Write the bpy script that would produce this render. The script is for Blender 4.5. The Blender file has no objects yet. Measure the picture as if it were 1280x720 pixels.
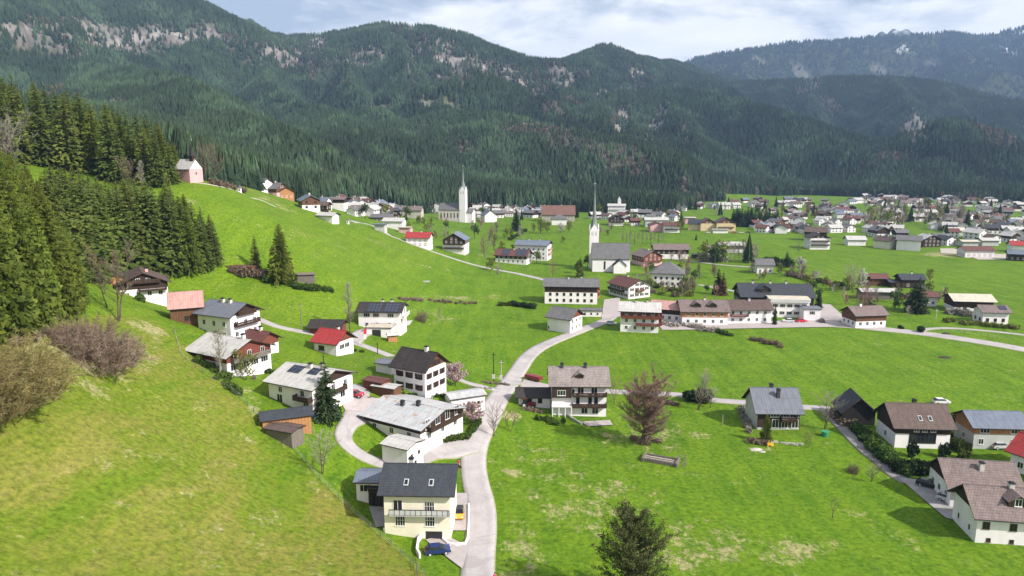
import bpy, bmesh, math, random
import numpy as np
from math import radians as R, sin, cos, tan, pi
from mathutils import Vector, Matrix

random.seed(7); rng = np.random.default_rng(7)
sc = bpy.context.scene
COL = sc.collection

# ------------------------------------------------------------------ camera
F = 880.0; TH = R(10.3); CT, ST = cos(TH), sin(TH); CZ = 64.0
cam = bpy.data.cameras.new('camera'); camo = bpy.data.objects.new('camera', cam); COL.objects.link(camo)
cam.sensor_width = 36; cam.lens = 36 * F / 1280; cam.clip_start = 1; cam.clip_end = 30000
camo.location = (0, 0, CZ); camo.rotation_euler = (pi / 2 - TH, 0, 0); sc.camera = camo

def W3(px, py, zc):
    u = (px - 640) / F; v = (py - 360) / F
    return (zc * u, zc * (CT - v * ST), CZ - zc * (ST + v * CT))

def proj(x, y, z):
    dz = z - CZ
    zc = y * CT - dz * ST
    up = y * ST + dz * CT
    zs = np.where(zc > 1, zc, 1)
    return 640 + F * x / zs, 360 - F * up / zs, zc

# ------------------------------------------------------------------ numpy noise
def _h(ix, iy, s):
    n = (ix.astype(np.int64) * 374761393 + iy.astype(np.int64) * 668265263 + s * 974634777) & 0xffffffff
    n = ((n ^ (n >> 13)) * 1274126177) & 0xffffffff
    n = (n ^ (n >> 16)) & 0xffffffff
    return n / 4294967295.0
def vnoise(x, y, s=0):
    x = np.asarray(x, float); y = np.asarray(y, float)
    ix = np.floor(x); iy = np.floor(y); fx = x - ix; fy = y - iy
    fx = fx * fx * (3 - 2 * fx); fy = fy * fy * (3 - 2 * fy)
    a = _h(ix, iy, s); b = _h(ix + 1, iy, s); c = _h(ix, iy + 1, s); d = _h(ix + 1, iy + 1, s)
    return a + (b - a) * fx + (c - a) * fy + (a - b - c + d) * fx * fy
def fbm(x, y, sc_, o=4, s=0, ridged=False):
    t = 0; a = 1; n = 0; f = 1.0 / sc_
    for i in range(o):
        v = vnoise(x * f + 13.7 * i, y * f - 7.1 * i, s + i)
        if ridged: v = 1 - abs(2 * v - 1)
        t = t + a * v; n += a; a *= .5; f *= 2.03
    return t / n
def sstep(a, b, x):
    t = np.clip((x - a) / (b - a), 0, 1); return t * t * (3 - 2 * t)

# ------------------------------------------------------------------ terrain
CTRL = [(0,720,72),(200,720,85),(400,720,98),(530,720,106),(0,600,88),(200,600,105),(400,600,131),(440,650,122),
 (0,500,100),(150,500,125),(300,500,150),(0,430,110),(100,430,125),(215,415,172),(385,505,155),(290,455,172),(282,410,192),
 (235,395,200),(185,370,212),(270,345,240),(200,335,235),(110,350,190),(50,400,140),(0,330,150),(0,250,200),(80,210,290),(0,190,290),
 (0,170,380),(150,190,380),(0,150,420),(240,222,300),(200,232,295),(130,240,260),(210,300,240),(280,260,275),(300,300,262),
 (320,335,250),(352,352,243),(400,365,245),(430,345,265),(400,300,300),(350,270,320),(300,240,325),(345,262,345),(430,278,380),
 (500,305,400),(560,325,410),(620,345,385),(500,340,330),(480,360,290),(478,408,240),(417,440,200),(522,485,172),(510,545,155),
 (440,575,140),(600,465,207),(560,430,230),(520,400,262),(600,400,282),(330,240,420),(400,262,470),(460,265,600),(430,250,700),
 (500,262,800),(380,245,600),(260,225,500),(300,232,420),(575,287,640),(480,285,520),(540,300,500),(250,500,140)]
FLAT = [(640,560),(700,700),(800,600),(1000,700),(1270,700),(1000,560),(1270,560),(700,430),(900,450),(1270,450),(1000,400),
 (750,350),(1270,350),(900,310),(1270,310),(660,300),(700,280),(1270,262),(900,257),(1050,255),(600,720),(596,610),(523,657),
 (650,450),(750,405),(640,480),(820,500),(700,530)]
pts = [W3(*c) for c in CTRL]
for px, py in FLAT:
    d = ST + (py - 360) / F * CT; x, y, z = W3(px, py, CZ / d); pts.append((x, y, 0.0))
pts += [(-600,100,150),(-400,0,90),(-300,-150,60),(-500,650,92),(600,0,0),(900,300,0),(0,-200,12),(300,-200,0),(0,60,10),(100,0,2),(-100,0,30),
 (900,900,0),(1400,1200,0),(-200,1200,40),(300,1500,0),(900,1600,0),(-700,400,130),(1400,500,0),(-600,1300,90),(-180,900,26)]
P = np.array(pts); S0 = 100.0
def _phi(r2): return r2 * np.log(r2 + 1e-9) * .5
n = len(P); XY = P[:, :2] / S0
D2 = ((XY[:, None] - XY[None]) ** 2).sum(-1)
A = np.zeros((n + 3, n + 3)); A[:n, :n] = _phi(D2) + np.eye(n) * 0.01
A[:n, n] = 1; A[:n, n + 1:] = XY; A[n, :n] = 1; A[n + 1:, :n] = XY.T
SOL = np.linalg.solve(A, np.concatenate([P[:, 2], np.zeros(3)]))
def rbf(x, y):
    x = np.asarray(x, float).ravel() / S0; y = np.asarray(y, float).ravel() / S0
    o = SOL[n] + SOL[n + 1] * x + SOL[n + 2] * y
    for i in range(n):
        o += SOL[i] * _phi((x - XY[i, 0]) ** 2 + (y - XY[i, 1]) ** 2)
    return o

# ridges: (px, py, depth, reach)
RIDGES = [
 [(-700,-260,1700,1200),(-200,-150,2000,1300),(0,-90,2200,1400),(120,-50,2350,1400),(240,0,2500,1400),(300,28,2600,1300),(345,47,2700,1200),
  (385,46,2700,1200),(430,40,2650,1200),(470,34,2550,1200),(500,33,2500,1200),(540,37,2450,1150),(580,46,2450,1100),(620,66,2550,1100),(655,77,2700,1000),(695,79,2800,900),
  (725,69,2700,900),(757,59,2650,900),(790,70,2700,900),(825,78,2900,900),(860,84,3200,900),(900,100,3600,800)],
 [(60,40,2050,600),(110,85,1700,520),(170,97,1500,500),(230,132,1250,430),(300,177,980,330),(370,205,800,240)],
 [(345,60,2500,600),(330,105,1950,550),(400,150,1550,500),(470,190,1200,380)],
 [(500,50,2350,500),(515,105,1950,500),(560,150,1600,450),(610,200,1250,350)],
 [(430,50,2500,400),(440,110,1950,400),(480,150,1600,350)],
 [(600,65,2400,450),(630,110,2100,450),(660,140,1900,400)],
 [(740,66,2600,450),(715,105,2300,450),(690,135,2100,400)],
 [(700,97,5200,2500),(850,86,5200,2500),(900,68,5200,2500),(960,57,5200,2500),(1030,52,5200,2500),(1100,47,5200,2500),(1180,41,5200,2500),(1240,43,5200,2500),
  (1280,34,5200,2500),(1340,28,5200,2500),(1700,10,5200,2500)],
 [(1180,41,5200,1500),(1200,75,4500,1300),(1180,100,3900,900)],
 [(960,57,5200,1300),(920,85,4500,1200),(880,100,3900,900)],
 [(1280,34,5200,1500),(1300,80,4300,1300)],
 [(1065,50,6900,700),(1090,41,6900,800),(1110,36,6900,850),(1126,33,6900,900),(1150,40,6900,800),(1180,50,6900,700)],
 [(800,112,3500,1000),(840,107,3300,1200),(900,106,3200,1200),(960,104,3100,1200),(1040,100,3000,1200),(1110,97,2900,1200),(1150,103,2900,1200),(1220,118,2900,1200),
  (1280,128,2900,1200),(1500,135,2900,1200)],
 [(1110,97,2900,700),(1135,130,2450,550),(1160,175,2100,500),(1190,212,1850,350)],
 [(1240,121,2850,600),(1275,180,2200,500),(1300,215,1900,400)],
 [(1020,101,3000,500),(1010,135,2600,450)],
 [(600,150,1900,700),(640,158,1900,700),(700,138,2000,750),(760,122,2050,750),(830,116,2100,750),(880,119,2050,750),(940,134,1950,650),(1000,152,1850,600),(1050,170,1780,500),
  (1100,190,1700,420),(1160,212,1650,350),(1300,236,1650,200)],
 [(830,116,2100,500),(850,160,1750,450),(880,200,1500,350)],
 [(560,150,1500,480),(640,163,1380,450),(700,172,1320,420),(760,188,1270,380),(830,205,1260,330),(900,224,1350,260)],
]
RW = [[(*W3(a, b, c), d) for a, b, c, d in r] for r in RIDGES]
FOOT = [(-800,300),(-60,430),(0,450),(215,450),(250,345),(300,440),(380,520),(450,720),(600,900),(680,910),(760,870),(850,930),(880,1150),(1000,1450),(1280,1330),(2200,1300)]
FP = np.array([f[0] for f in FOOT]); FD = np.array([f[1] for f in FOOT])

def mountain(x, y):
    best = np.zeros_like(x); 
    wx = (fbm(x, y, 260, 3, 5) - .5); 
    rn = fbm(x, y, 520, 6, 11, True) - .66
    warp = 1 + .5 * wx
    for r in RW:
        for a, b in zip(r[:-1], r[1:]):
            dx, dy = b[0] - a[0], b[1] - a[1]
            t = np.clip(((x - a[0]) * dx + (y - a[1]) * dy) / (dx * dx + dy * dy), 0, 1)
            d = np.hypot(x - a[0] - t * dx, y - a[1] - t * dy)
            zr = a[2] + t * (b[2] - a[2]); L = a[3] + t * (b[3] - a[3])
            q = np.clip(1 - d * warp / L, 0, 1)
            z = zr * q ** 1.2 + rn * .75 * np.minimum(d, 420) * (q > 0) * np.minimum(q * 3, 1)
            best = np.maximum(best, z)
    return best

def hfull(x, y):
    x = np.asarray(x, float); y = np.asarray(y, float)
    z = rbf(x, y)
    far = sstep(1300, 1900, np.hypot(x, y))
    z = z * (1 - far)
    z = .5 * (z + np.sqrt(z * z + 1.0))          # soft clamp above the valley floor
    z += (fbm(x, y, 60, 3, 31) - .5) * 1.2
    px, _, zc = proj(x, y, 0 * x)
    px = np.where(y > 20, px, np.where(x > 0, 2200, -800))
    foot = np.interp(px, FP, FD)
    m = mountain(x, y) * sstep(0, 1, (np.hypot(x, y) - foot * .97) / (foot * .30))
    m = np.maximum(m, 0)
    return np.maximum(z, 0) + m - np.minimum(z, m) * .55 * (m > 0), m

NR, NA = 700, 600
OY = -150.0; R0, R1 = 60.0, 9300.0; AH = R(60)
rr = R0 * (R1 / R0) ** (np.arange(NR) / (NR - 1)); aa = np.linspace(-AH, AH, NA)
RR, AA = np.meshgrid(rr, aa, indexing='ij')
TX = RR * np.sin(AA); TY = OY + RR * np.cos(AA)
TZf, TMf = hfull(TX.ravel(), TY.ravel())
TZ = TZf.reshape(NR, NA); TM = TMf.reshape(NR, NA)
LR = math.log(R1 / R0)
def _interp(arr, x, y):
    x = np.asarray(x, float); y = np.asarray(y, float) - OY
    r = np.hypot(x, y); a = np.arctan2(x, y)
    i = np.clip(np.log(np.maximum(r, 1) / R0) / LR * (NR - 1), 0, NR - 1.001); j = np.clip((a + AH) / (2 * AH) * (NA - 1), 0, NA - 1.001)
    i0 = i.astype(int); j0 = j.astype(int); fi = i - i0; fj = j - j0
    return (arr[i0, j0] * (1 - fi) * (1 - fj) + arr[i0 + 1, j0] * fi * (1 - fj) + arr[i0, j0 + 1] * (1 - fi) * fj + arr[i0 + 1, j0 + 1] * fi * fj)
def H(x, y): return _interp(TZ, x, y)
def Hs(x, y): return float(H(np.array([x]), np.array([y]))[0])
_T = 45 * (9000 / 45) ** (np.arange(2200) / 2199)
def G(px, py, dz=0.0):
    """the point of the terrain (raised by dz) that the viewing ray through a photo pixel meets"""
    u = (px - 640) / F; v = (py - 360) / F
    x = _T * u; y = _T * (CT - v * ST); z = CZ - _T * (ST + v * CT)
    g = z - H(x, y) - dz
    k = np.argmax(g < 0)
    if g[k] >= 0: k = len(_T) - 1
    if k == 0: k = 1
    t = g[k - 1] / (g[k - 1] - g[k]); t = _T[k - 1] + t * (_T[k] - _T[k - 1])
    x, y = t * u, t * (CT - v * ST)
    return x, y, Hs(x, y)

# ------------------------------------------------------------------ materials
def new_mat(name):
    m = bpy.data.materials.new(name); m.use_nodes = True
    nt = m.node_tree; b = nt.nodes['Principled BSDF']
    return m, nt, b
def N(nt, t, **k):
    nd = nt.nodes.new(t)
    for a, v in k.items():
        if a == 'inp':
            for i, val in v.items(): nd.inputs[i].default_value = val
        else: setattr(nd, a, v)
    return nd
def ramp(nt, fac, cols):
    r = N(nt, 'ShaderNodeValToRGB'); e = r.color_ramp.elements
    while len(e) < len(cols): e.new(.5)
    for i, (p, c) in enumerate(cols): e[i].position = p; e[i].color = (*c, 1)
    nt.links.new(fac, r.inputs[0]); return r.outputs[0]
def mixc(nt, fac, a, b, bt='MIX'):
    m = N(nt, 'ShaderNodeMix', data_type='RGBA', blend_type=bt)
    for s, v in ((m.inputs[0], fac), (m.inputs[6], a), (m.inputs[7], b)):
        if isinstance(v, (int, float)): s.default_value = v
        elif isinstance(v, tuple): s.default_value = (*v, 1)
        else: nt.links.new(v, s)
    return m.outputs[2]
def noise(nt, vec, scale, det=4, rough=.55, dist=0):
    t = N(nt, 'ShaderNodeTexNoise', inp={'Scale': scale, 'Detail': det, 'Roughness': rough, 'Distortion': dist})
    nt.links.new(vec, t.inputs['Vector']); return t.outputs['Fac']
def mapping(nt, vec, scale=(1, 1, 1), rot=(0, 0, 0)):
    t = N(nt, 'ShaderNodeMapping', inp={'Scale': scale, 'Rotation': rot}); nt.links.new(vec, t.inputs['Vector']); return t.outputs[0]
def math_(nt, op, a, b=0.0, clamp=False):
    m = N(nt, 'ShaderNodeMath', operation=op, use_clamp=clamp)
    for s, v in ((m.inputs[0], a), (m.inputs[1], b)):
        if isinstance(v, (int, float)): s.default_value = v
        else: nt.links.new(v, s)
    return m.outputs[0]
def bump(nt, b, h, strength=.4, dist=.1):
    t = N(nt, 'ShaderNodeBump', inp={'Strength': strength, 'Distance': dist}); nt.links.new(h, t.inputs['Height']); nt.links.new(t.outputs[0], b.inputs['Normal'])

MATS = {}
def plain(name, col, rough=.7, var=.18, scale=.7, metal=0, streak=False, spec=.3):
    if name in MATS: return MATS[name]
    m, nt, b = new_mat(name); tc = N(nt, 'ShaderNodeTexCoord').outputs['Object']
    v = mapping(nt, tc, (1, 1, .25) if streak else (1, 1, 1))
    f = noise(nt, v, scale, 6, .65)
    oi = N(nt, 'ShaderNodeObjectInfo').outputs['Random']
    lo = tuple(c * (1 - var) for c in col); hi = tuple(min(1, c * (1 + var)) for c in col)
    c = ramp(nt, f, [(.3, lo), (.7, hi)])
    nt.links.new(c, b.inputs['Base Color']); b.inputs['Roughness'].default_value = rough; b.inputs['Metallic'].default_value = metal
    b.inputs['Specular IOR Level'].default_value = spec
    MATS[name] = m; return m
def wood(name, col, plank=.18):
    m, nt, b = new_mat(name); tc = N(nt, 'ShaderNodeTexCoord').outputs['Object']
    f = noise(nt, mapping(nt, tc, (6, 6, .8)), 1.0, 5, .6)
    w = N(nt, 'ShaderNodeTexWave', wave_type='BANDS', bands_direction='DIAGONAL', inp={'Scale': 1.0 / plank * .18, 'Distortion': .3}); nt.links.new(mapping(nt, tc, (1, 1, 0)), w.inputs['Vector'])
    big = noise(nt, tc, .5, 4)
    lo = tuple(c * .55 for c in col); hi = tuple(c * 1.5 for c in col)
    c = ramp(nt, f, [(.3, lo), (.72, hi)])
    c = mixc(nt, math_(nt, 'MULTIPLY', w.outputs['Fac'], .35), c, tuple(k * .35 for k in col))
    c = mixc(nt, math_(nt, 'MULTIPLY', big, .5), c, tuple(k * 1.2 + .02 for k in col))
    nt.links.new(c, b.inputs['Base Color']); b.inputs['Roughness'].default_value = .75; b.inputs['Specular IOR Level'].default_value = .2
    MATS[name] = m; return m
def rooft(name, col, kind='tile', rough=.7, stain=(.08, .07, .05), amt=.5, seam=.6):
    m, nt, b = new_mat(name); tc = N(nt, 'ShaderNodeTexCoord').outputs['Object']
    f = noise(nt, tc, .45, 8, .7); f2 = noise(nt, mapping(nt, tc, (1.5, .3, .3)), 1.2, 6, .7)
    lo = tuple(c * .78 for c in col); hi = tuple(min(1, c * 1.2) for c in col)
    c = ramp(nt, f2, [(.3, lo), (.7, hi)])
    st = ramp(nt, f, [(.5, (0, 0, 0)), (.72, (amt, amt, amt))] if amt < .9 else [(.585, (0, 0, 0)), (.625, (amt, amt, amt))])
    c = mixc(nt, st, c, stain)
    if kind == 'tile':
        br = N(nt, 'ShaderNodeTexBrick', offset=.5, inp={'Color1': (1, 1, 1, 1), 'Color2': (.72, .72, .72, 1), 'Mortar': (.35, .35, .35, 1), 'Scale': 1.0, 'Mortar Size': .035, 'Brick Width': .5, 'Row Height': .42, 'Bias': 0})
        nt.links.new(tc, br.inputs['Vector'])
        c = mixc(nt, .75, c, br.outputs['Color'], 'MULTIPLY'); hgt = br.outputs['Color']; bump(nt, b, hgt, .5, .06)
    else:
        br = N(nt, 'ShaderNodeTexBrick', offset=0, inp={'Color1': (1, 1, 1, 1), 'Color2': (.9, .9, .9, 1), 'Mortar': (.5, .5, .5, 1), 'Scale': 1.0, 'Mortar Size': .03, 'Brick Width': seam, 'Row Height': 2.4})
        nt.links.new(tc, br.inputs['Vector'])
        c = mixc(nt, .8, c, br.outputs['Color'], 'MULTIPLY'); bump(nt, b, br.outputs['Color'], .4, .04)
    nt.links.new(c, b.inputs['Base Color']); b.inputs['Roughness'].default_value = rough; b.inputs['Specular IOR Level'].default_value = .3
    MATS[name] = m; return m
def leafm(name, a, b_, c_, rough=.75, trans=.25):
    m, nt, b = new_mat(name)
    geo = N(nt, 'ShaderNodeNewGeometry'); oi = N(nt, 'ShaderNodeObjectInfo').outputs['Random']; tc = N(nt, 'ShaderNodeTexCoord').outputs['Object']
    f = noise(nt, tc, 1.1, 3, .6)
    f = math_(nt, 'ADD', math_(nt, 'MULTIPLY', geo.outputs['Random Per Island'], .35), math_(nt, 'MULTIPLY', f, .65))
    c = ramp(nt, f, [(.25, a), (.5, b_), (.75, c_)])
    hs = N(nt, 'ShaderNodeHueSaturation'); nt.links.new(c, hs.inputs['Color'])
    nt.links.new(math_(nt, 'ADD', math_(nt, 'MULTIPLY', oi, .035), .4825), hs.inputs['Hue'])
    val = math_(nt, 'ADD', math_(nt, 'MULTIPLY', math_(nt, 'FRACT', math_(nt, 'MULTIPLY', oi, 7.3)), .4), .8)
    if name == 'needle_far':      # stands of different age and species differ in tone
        wn = noise(nt, geo.outputs['Position'], .0045, 6, .65); st_ = math_(nt, 'GREATER_THAN', noise(nt, geo.outputs['Position'], .009, 4, .7), .56)
        val = math_(nt, 'MULTIPLY', val, math_(nt, 'ADD', math_(nt, 'MULTIPLY', wn, 2.4), math_(nt, 'ADD', math_(nt, 'MULTIPLY', st_, .45), -.25)))
    nt.links.new(val, hs.inputs['Value'])
    nt.links.new(hs.outputs[0], b.inputs['Base Color']); b.inputs['Roughness'].default_value = rough; b.inputs['Specular IOR Level'].default_value = .15
    if trans:
        tr = N(nt, 'ShaderNodeBsdfTranslucent'); nt.links.new(hs.outputs[0], tr.inputs['Color'])
        mx = N(nt, 'ShaderNodeMixShader', inp={0: trans}); nt.links.new(b.outputs[0], mx.inputs[1]); nt.links.new(tr.outputs[0], mx.inputs[2])
        nt.links.new(mx.outputs[0], nt.nodes['Material Output'].inputs['Surface'])
    MATS[name] = m; return m

# ------------------------------------------------------------------ mesh helper
class MB:
    def __init__(s): s.v = []; s.f = []; s.mi = []
    def add(s, vs, fs, mi=0, M=None):
        o = len(s.v)
        if M is not None: vs = [tuple(M @ Vector(p)) for p in vs]
        s.v += [tuple(p) for p in vs]; s.f += [tuple(o + i for i in f) for f in fs]; s.mi += [mi] * len(fs)
        return s
    def box(s, x0, x1, y0, y1, z0, z1, mi=0, M=None):
        v = [(x0,y0,z0),(x1,y0,z0),(x1,y1,z0),(x0,y1,z0),(x0,y0,z1),(x1,y0,z1),(x1,y1,z1),(x0,y1,z1)]
        return s.add(v, [(0,3,2,1),(4,5,6,7),(0,1,5,4),(1,2,6,5),(2,3,7,6),(3,0,4,7)], mi, M)
    def prism(s, poly, x0, x1, mi=0, M=None, endmi=None):
        """polygon in (y,z), counter-clockwise seen from +x, extruded along x"""
        k = len(poly); v = [(x0, *p) for p in poly] + [(x1, *p) for p in poly]
        s.add(v, [(i, (i + 1) % k, k + (i + 1) % k, k + i) for i in range(k)], mi, M)
        e = mi if endmi is None else endmi
        s.add(v, [tuple(range(k - 1, -1, -1)), tuple(range(k, 2 * k))], e, M); return s
    def tube(s, a, b, ra, rb, n=6, mi=0, cap=True):
        a = Vector(a); b = Vector(b); d = (b - a)
        if d.length < 1e-6: return s
        q = d.normalized(); u = q.cross(Vector((0, 0, 1)) if abs(q.z) < .9 else Vector((1, 0, 0))).normalized(); w = q.cross(u)
        v = []
        for c, r in ((a, ra), (b, rb)):
            for i in range(n):
                t = 2 * pi * i / n; v.append(c + (u * cos(t) + w * sin(t)) * r)
        f = [(i, (i + 1) % n, n + (i + 1) % n, n + i) for i in range(n)]
        if cap: f += [tuple(range(n - 1, -1, -1)), tuple(range(n, 2 * n))]
        return s.add(v, f, mi)
    def mesh(s, name, mats):
        me = bpy.data.meshes.new(name); me.from_pydata(s.v, [], s.f)
        for m in mats: me.materials.append(MATS[m] if isinstance(m, str) else m)
        if any(s.mi): me.polygons.foreach_set('material_index', s.mi)
        me.update(); return me
    def obj(s, name, mats, parent=None):
        if isinstance(mats, str): mats = [mats]
        return link(name, s.mesh(name, mats), parent)
def link(name, data, parent=None, loc=None, rz=None, scl=None):
    o = bpy.data.objects.new(name, data); COL.objects.link(o)
    if parent: o.parent = parent
    if loc is not None: o.location = loc
    if rz is not None: o.rotation_euler = (0, 0, rz)
    if scl is not None: o.scale = (scl,) * 3 if isinstance(scl, (int, float)) else scl
    return o
def tag(o, label=None, cat=None, group=None, kind=None):
    if label: o['label'] = label
    if cat: o['category'] = cat
    if group: o['group'] = group
    if kind: o['kind'] = kind
    return o
def empty(name, label, cat, loc=(0,0,0), rz=0, group=None):
    o = link(name, None, loc=loc, rz=rz); return tag(o, label, cat, group)
# ------------------------------------------------------------------ ground mesh with masks
PX, PY, PZC = proj(TX, TY, TZ)
def ell(lst, soft=.35):
    """soft union of ellipses given as (px, py, rx, ry, rot) where they lie on the visible terrain"""
    o = np.zeros_like(PX)
    for e in lst:
        cx, cy, rx, ry = e[:4]; a = R(e[4]) if len(e) > 4 else 0; w = e[5] if len(e) > 5 else 1
        dx = PX - cx; dy = PY - cy; u = dx * cos(a) + dy * sin(a); v = -dx * sin(a) + dy * cos(a)
        if soft < .3: rx *= 1.35; ry *= 1.45
        d = (u / rx) ** 2 + (v / ry) ** 2
        o = np.maximum(o, w * sstep(1.5, .4, d) * (PZC > 60))
    return o
ROCK = [(205,47,48,9),(120,45,45,12,10),(35,38,35,8),(260,42,12,10),(350,72,24,13),(395,60,14,9,-40),(470,72,10,9),(455,75,25,8),(510,42,9,12,0,.9),(516,88,6,20,0,.8),
 (590,82,40,11,12),(570,70,12,6),(625,88,14,8,20),(500,40,10,8),(545,130,26,4,5,.8),(475,136,12,5),(700,95,16,10,20),(688,88,20,6),(725,92,12,5),(702,104,10,7,45),(752,122,10,5,-20,.9),
 (776,155,9,15,10,.9),(820,160,6,24,28),(808,178,8,8),(798,96,10,7,50),(1005,95,22,9,45,.6),(1098,86,9,8,0,.6),(950,72,12,4,20,.4),(1143,160,14,14,20,.7),(1132,128,8,5,0,.5),
 (1166,203,12,5,-20,.8),(1160,172,6,12,-20,.5),(1165,80,10,6,0,.5),(640,95,25,8,30,.8),(300,60,25,8,20,.7),(160,62,40,8,5,.7),(60,60,40,8,10,.6),(420,95,20,12,30,.5),(540,60,20,14,0,.8),(560,98,24,8,10,.7),(860,170,8,10,20,.4),(672,110,14,8,40,.7),(640,200,10,3,0,.5),(790,112,14,5,0,.5)]
near = (PZC < 3400)
rock = ell(ROCK, .2) * near + ell([(1005,95,26,8,45,.6),(1098,88,10,8,0,.6),(1166,80,12,6,0,.5),(950,75,12,5,20,.4)]) * (PZC > 3400)
rock = np.clip(rock, 0, 1) * (PZC > 900)
snow = ell([(1100,30,45,9),(1128,60,8,3),(1275,38,18,6),(1262,62,10,5),(1236,75,5,2)]) * (PZC > 4300)
DRY = [(680,570,60,14,10,.35),(760,640,110,45,15,.38),(650,690,30,40,0,.5),(700,640,30,20,0,.5),(880,690,90,24,-5,.62),(985,690,70,16,-5,.6),(1100,660,60,10,20,.35),(640,590,12,6,0,1),
 (745,600,60,10,15,.4),(870,545,20,8,0,.6),(845,590,30,6,0,.3),(950,562,16,4,0,.8),(60,430,70,24,20,.75),(30,400,40,20,0,.7),(90,470,60,14,30,.5),(185,410,30,6,20,.8),(190,440,14,30,0,.5),
 (150,470,40,22,0,.35),(130,640,130,50,0,.0),(60,560,90,24,0,.0),(200,560,120,16,-5,.2),(280,640,80,60,20,.2),(330,520,60,10,50,.45),(320,690,90,30,0,.2),(390,600,30,10,50,.4),
 (610,320,20,4,0,.3),(540,375,40,4,0,.3),(830,550,40,16,0,.4),(270,262,60,6,20,.3),(460,300,50,4,15,.3),(400,300,60,5,15,.25),(340,252,40,4,25,.5),(520,330,60,4,10,.2),(565,372,45,3,3,.6),(620,372,14,4,0,.5),
 (805,545,60,12,0,.5),(1200,318,50,4,0,.9),(900,335,40,2,0,.3),(640,520,14,6,0,1),(545,395,50,8,10,.25),(1055,345,40,10,0,.3)]
dry = ell(DRY)
# yellowish mown hillside left, lush valley fields
yel = sstep(4, 14, TZ) * (PZC < 420); yel = np.maximum(yel, .0)
left = sstep(560, 430, PX) * sstep(395, 470, PY - (215 - PX) * .0) * (PZC < 260)
fenceline = np.interp(PY, [400, 415, 500, 600, 690, 720], [190, 215, 300, 400, 500, 532])
meadow = sstep(6, -6, PX - fenceline) * (PY > 395) * (PZC < 230)
PXc = np.where(TY > 20, PX, np.where(TX > 0, 2200, -800))
FOOTM = np.interp(PXc, FP, FD)
forest = sstep(.97, 1.0, (np.hypot(TX, TY) + (fbm(TX, TY, 80, 3, 77) - .5) * 60) / FOOTM)
CLEAR = [(905,246,55,4),(960,250,50,6,5),(515,213,8,7),(1010,252,60,5),(545,130,26,4,5),(475,136,12,5)]
clear = ell(CLEAR) * (PZC > 700)
forest = forest * (1 - np.clip(clear, 0, 1))

NV = NR * NA
me = bpy.data.meshes.new('ground')
me.vertices.add(NV); me.vertices.foreach_set('co', np.stack([TX, TY, TZ], -1).ravel().astype(np.float32))
ii, jj = np.meshgrid(np.arange(NR - 1), np.arange(NA - 1), indexing='ij')
q = np.stack([ii * NA + jj, (ii + 1) * NA + jj, (ii + 1) * NA + jj + 1, ii * NA + jj + 1], -1).reshape(-1, 4)[:, ::-1]
nq = len(q); me.loops.add(nq * 4); me.polygons.add(nq)
me.polygons.foreach_set('loop_start', np.arange(nq) * 4); me.polygons.foreach_set('loop_total', np.full(nq, 4))
me.loops.foreach_set('vertex_index', q.ravel()); me.polygons.foreach_set('use_smooth', np.ones(nq, bool)); me.update(calc_edges=True)
def attr(name, r, g, b, a=None):
    at = me.color_attributes.new(name, 'FLOAT_COLOR', 'POINT')
    a = np.ones(NV) if a is None else a.ravel()
    at.data.foreach_set('color', np.stack([r.ravel(), g.ravel(), b.ravel(), a], -1).astype(np.float32).ravel())
attr('cover', forest, rock, snow); attr('sward', dry, meadow, yel)
gnd = link('ground', me); gnd['kind'] = 'structure'

m, nt, b = new_mat('meadow')
pos = N(nt, 'ShaderNodeNewGeometry').outputs['Position']
cv = N(nt, 'ShaderNodeSeparateColor'); nt.links.new(N(nt, 'ShaderNodeAttribute', attribute_name='cover').outputs['Color'], cv.inputs[0])
sw = N(nt, 'ShaderNodeSeparateColor'); nt.links.new(N(nt, 'ShaderNodeAttribute', attribute_name='sward').outputs['Color'], sw.inputs[0])
n_big = noise(nt, pos, .012, 5, .6); n_mid = noise(nt, pos, .09, 6, .65); n_fine = noise(nt, pos, 1.1, 8, .75); n_tuft = noise(nt, pos, 3.5, 4, .8)
stripe = noise(nt, mapping(nt, pos, (.35, .03, .1), (0, 0, R(24))), 1.0, 4, .6)
g = ramp(nt, n_big, [(.35, (.074, .155, .008)), (.62, (.122, .222, .012))])
g = mixc(nt, .6, g, ramp(nt, n_mid, [(.38, (.062, .140, .007)), (.62, (.145, .24, .014))]))
g = mixc(nt, .4, g, ramp(nt, stripe, [(.42, (.075, .165, .008)), (.58, (.145, .235, .014))]))
# hillside meadow: green ground with golden old-grass streaks
gold = math_(nt, 'ADD', math_(nt, 'MULTIPLY', noise(nt, mapping(nt, pos, (1, .38, .5), (0, 0, R(-28))), .075, 8, .72, .4), .75), math_(nt, 'MULTIPLY', noise(nt, mapping(nt, pos, (1, .16, .3), (0, 0, R(-28))), 1.1, 5, .7), .25))
ym = ramp(nt, gold, [(.36, (.085, .165, .008)), (.46, (.135, .185, .018)), (.56, (.205, .195, .045)), (.66, (.27, .23, .08))])
g = mixc(nt, math_(nt, 'MULTIPLY', sw.outputs[1], .95), g, ym)
g = mixc(nt, math_(nt, 'MULTIPLY', sw.outputs[2], .22), g, (.16, .22, .02))
dn = math_(nt, 'ADD', math_(nt, 'ADD', math_(nt, 'MULTIPLY', noise(nt, pos, .16, 6, .7), .5), math_(nt, 'MULTIPLY', noise(nt, mapping(nt, pos, (1, .6, 1), (0, 0, R(35))), 1.3, 6, .75), .5)), math_(nt, 'MULTIPLY', sw.outputs[0], .17))
dm = ramp(nt, dn, [(.575, (0, 0, 0)), (.665, (1, 1, 1))])
g = mixc(nt, dm, g, ramp(nt, n_tuft, [(.3, (.20, .20, .07)), (.7, (.46, .42, .24))]))
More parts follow.
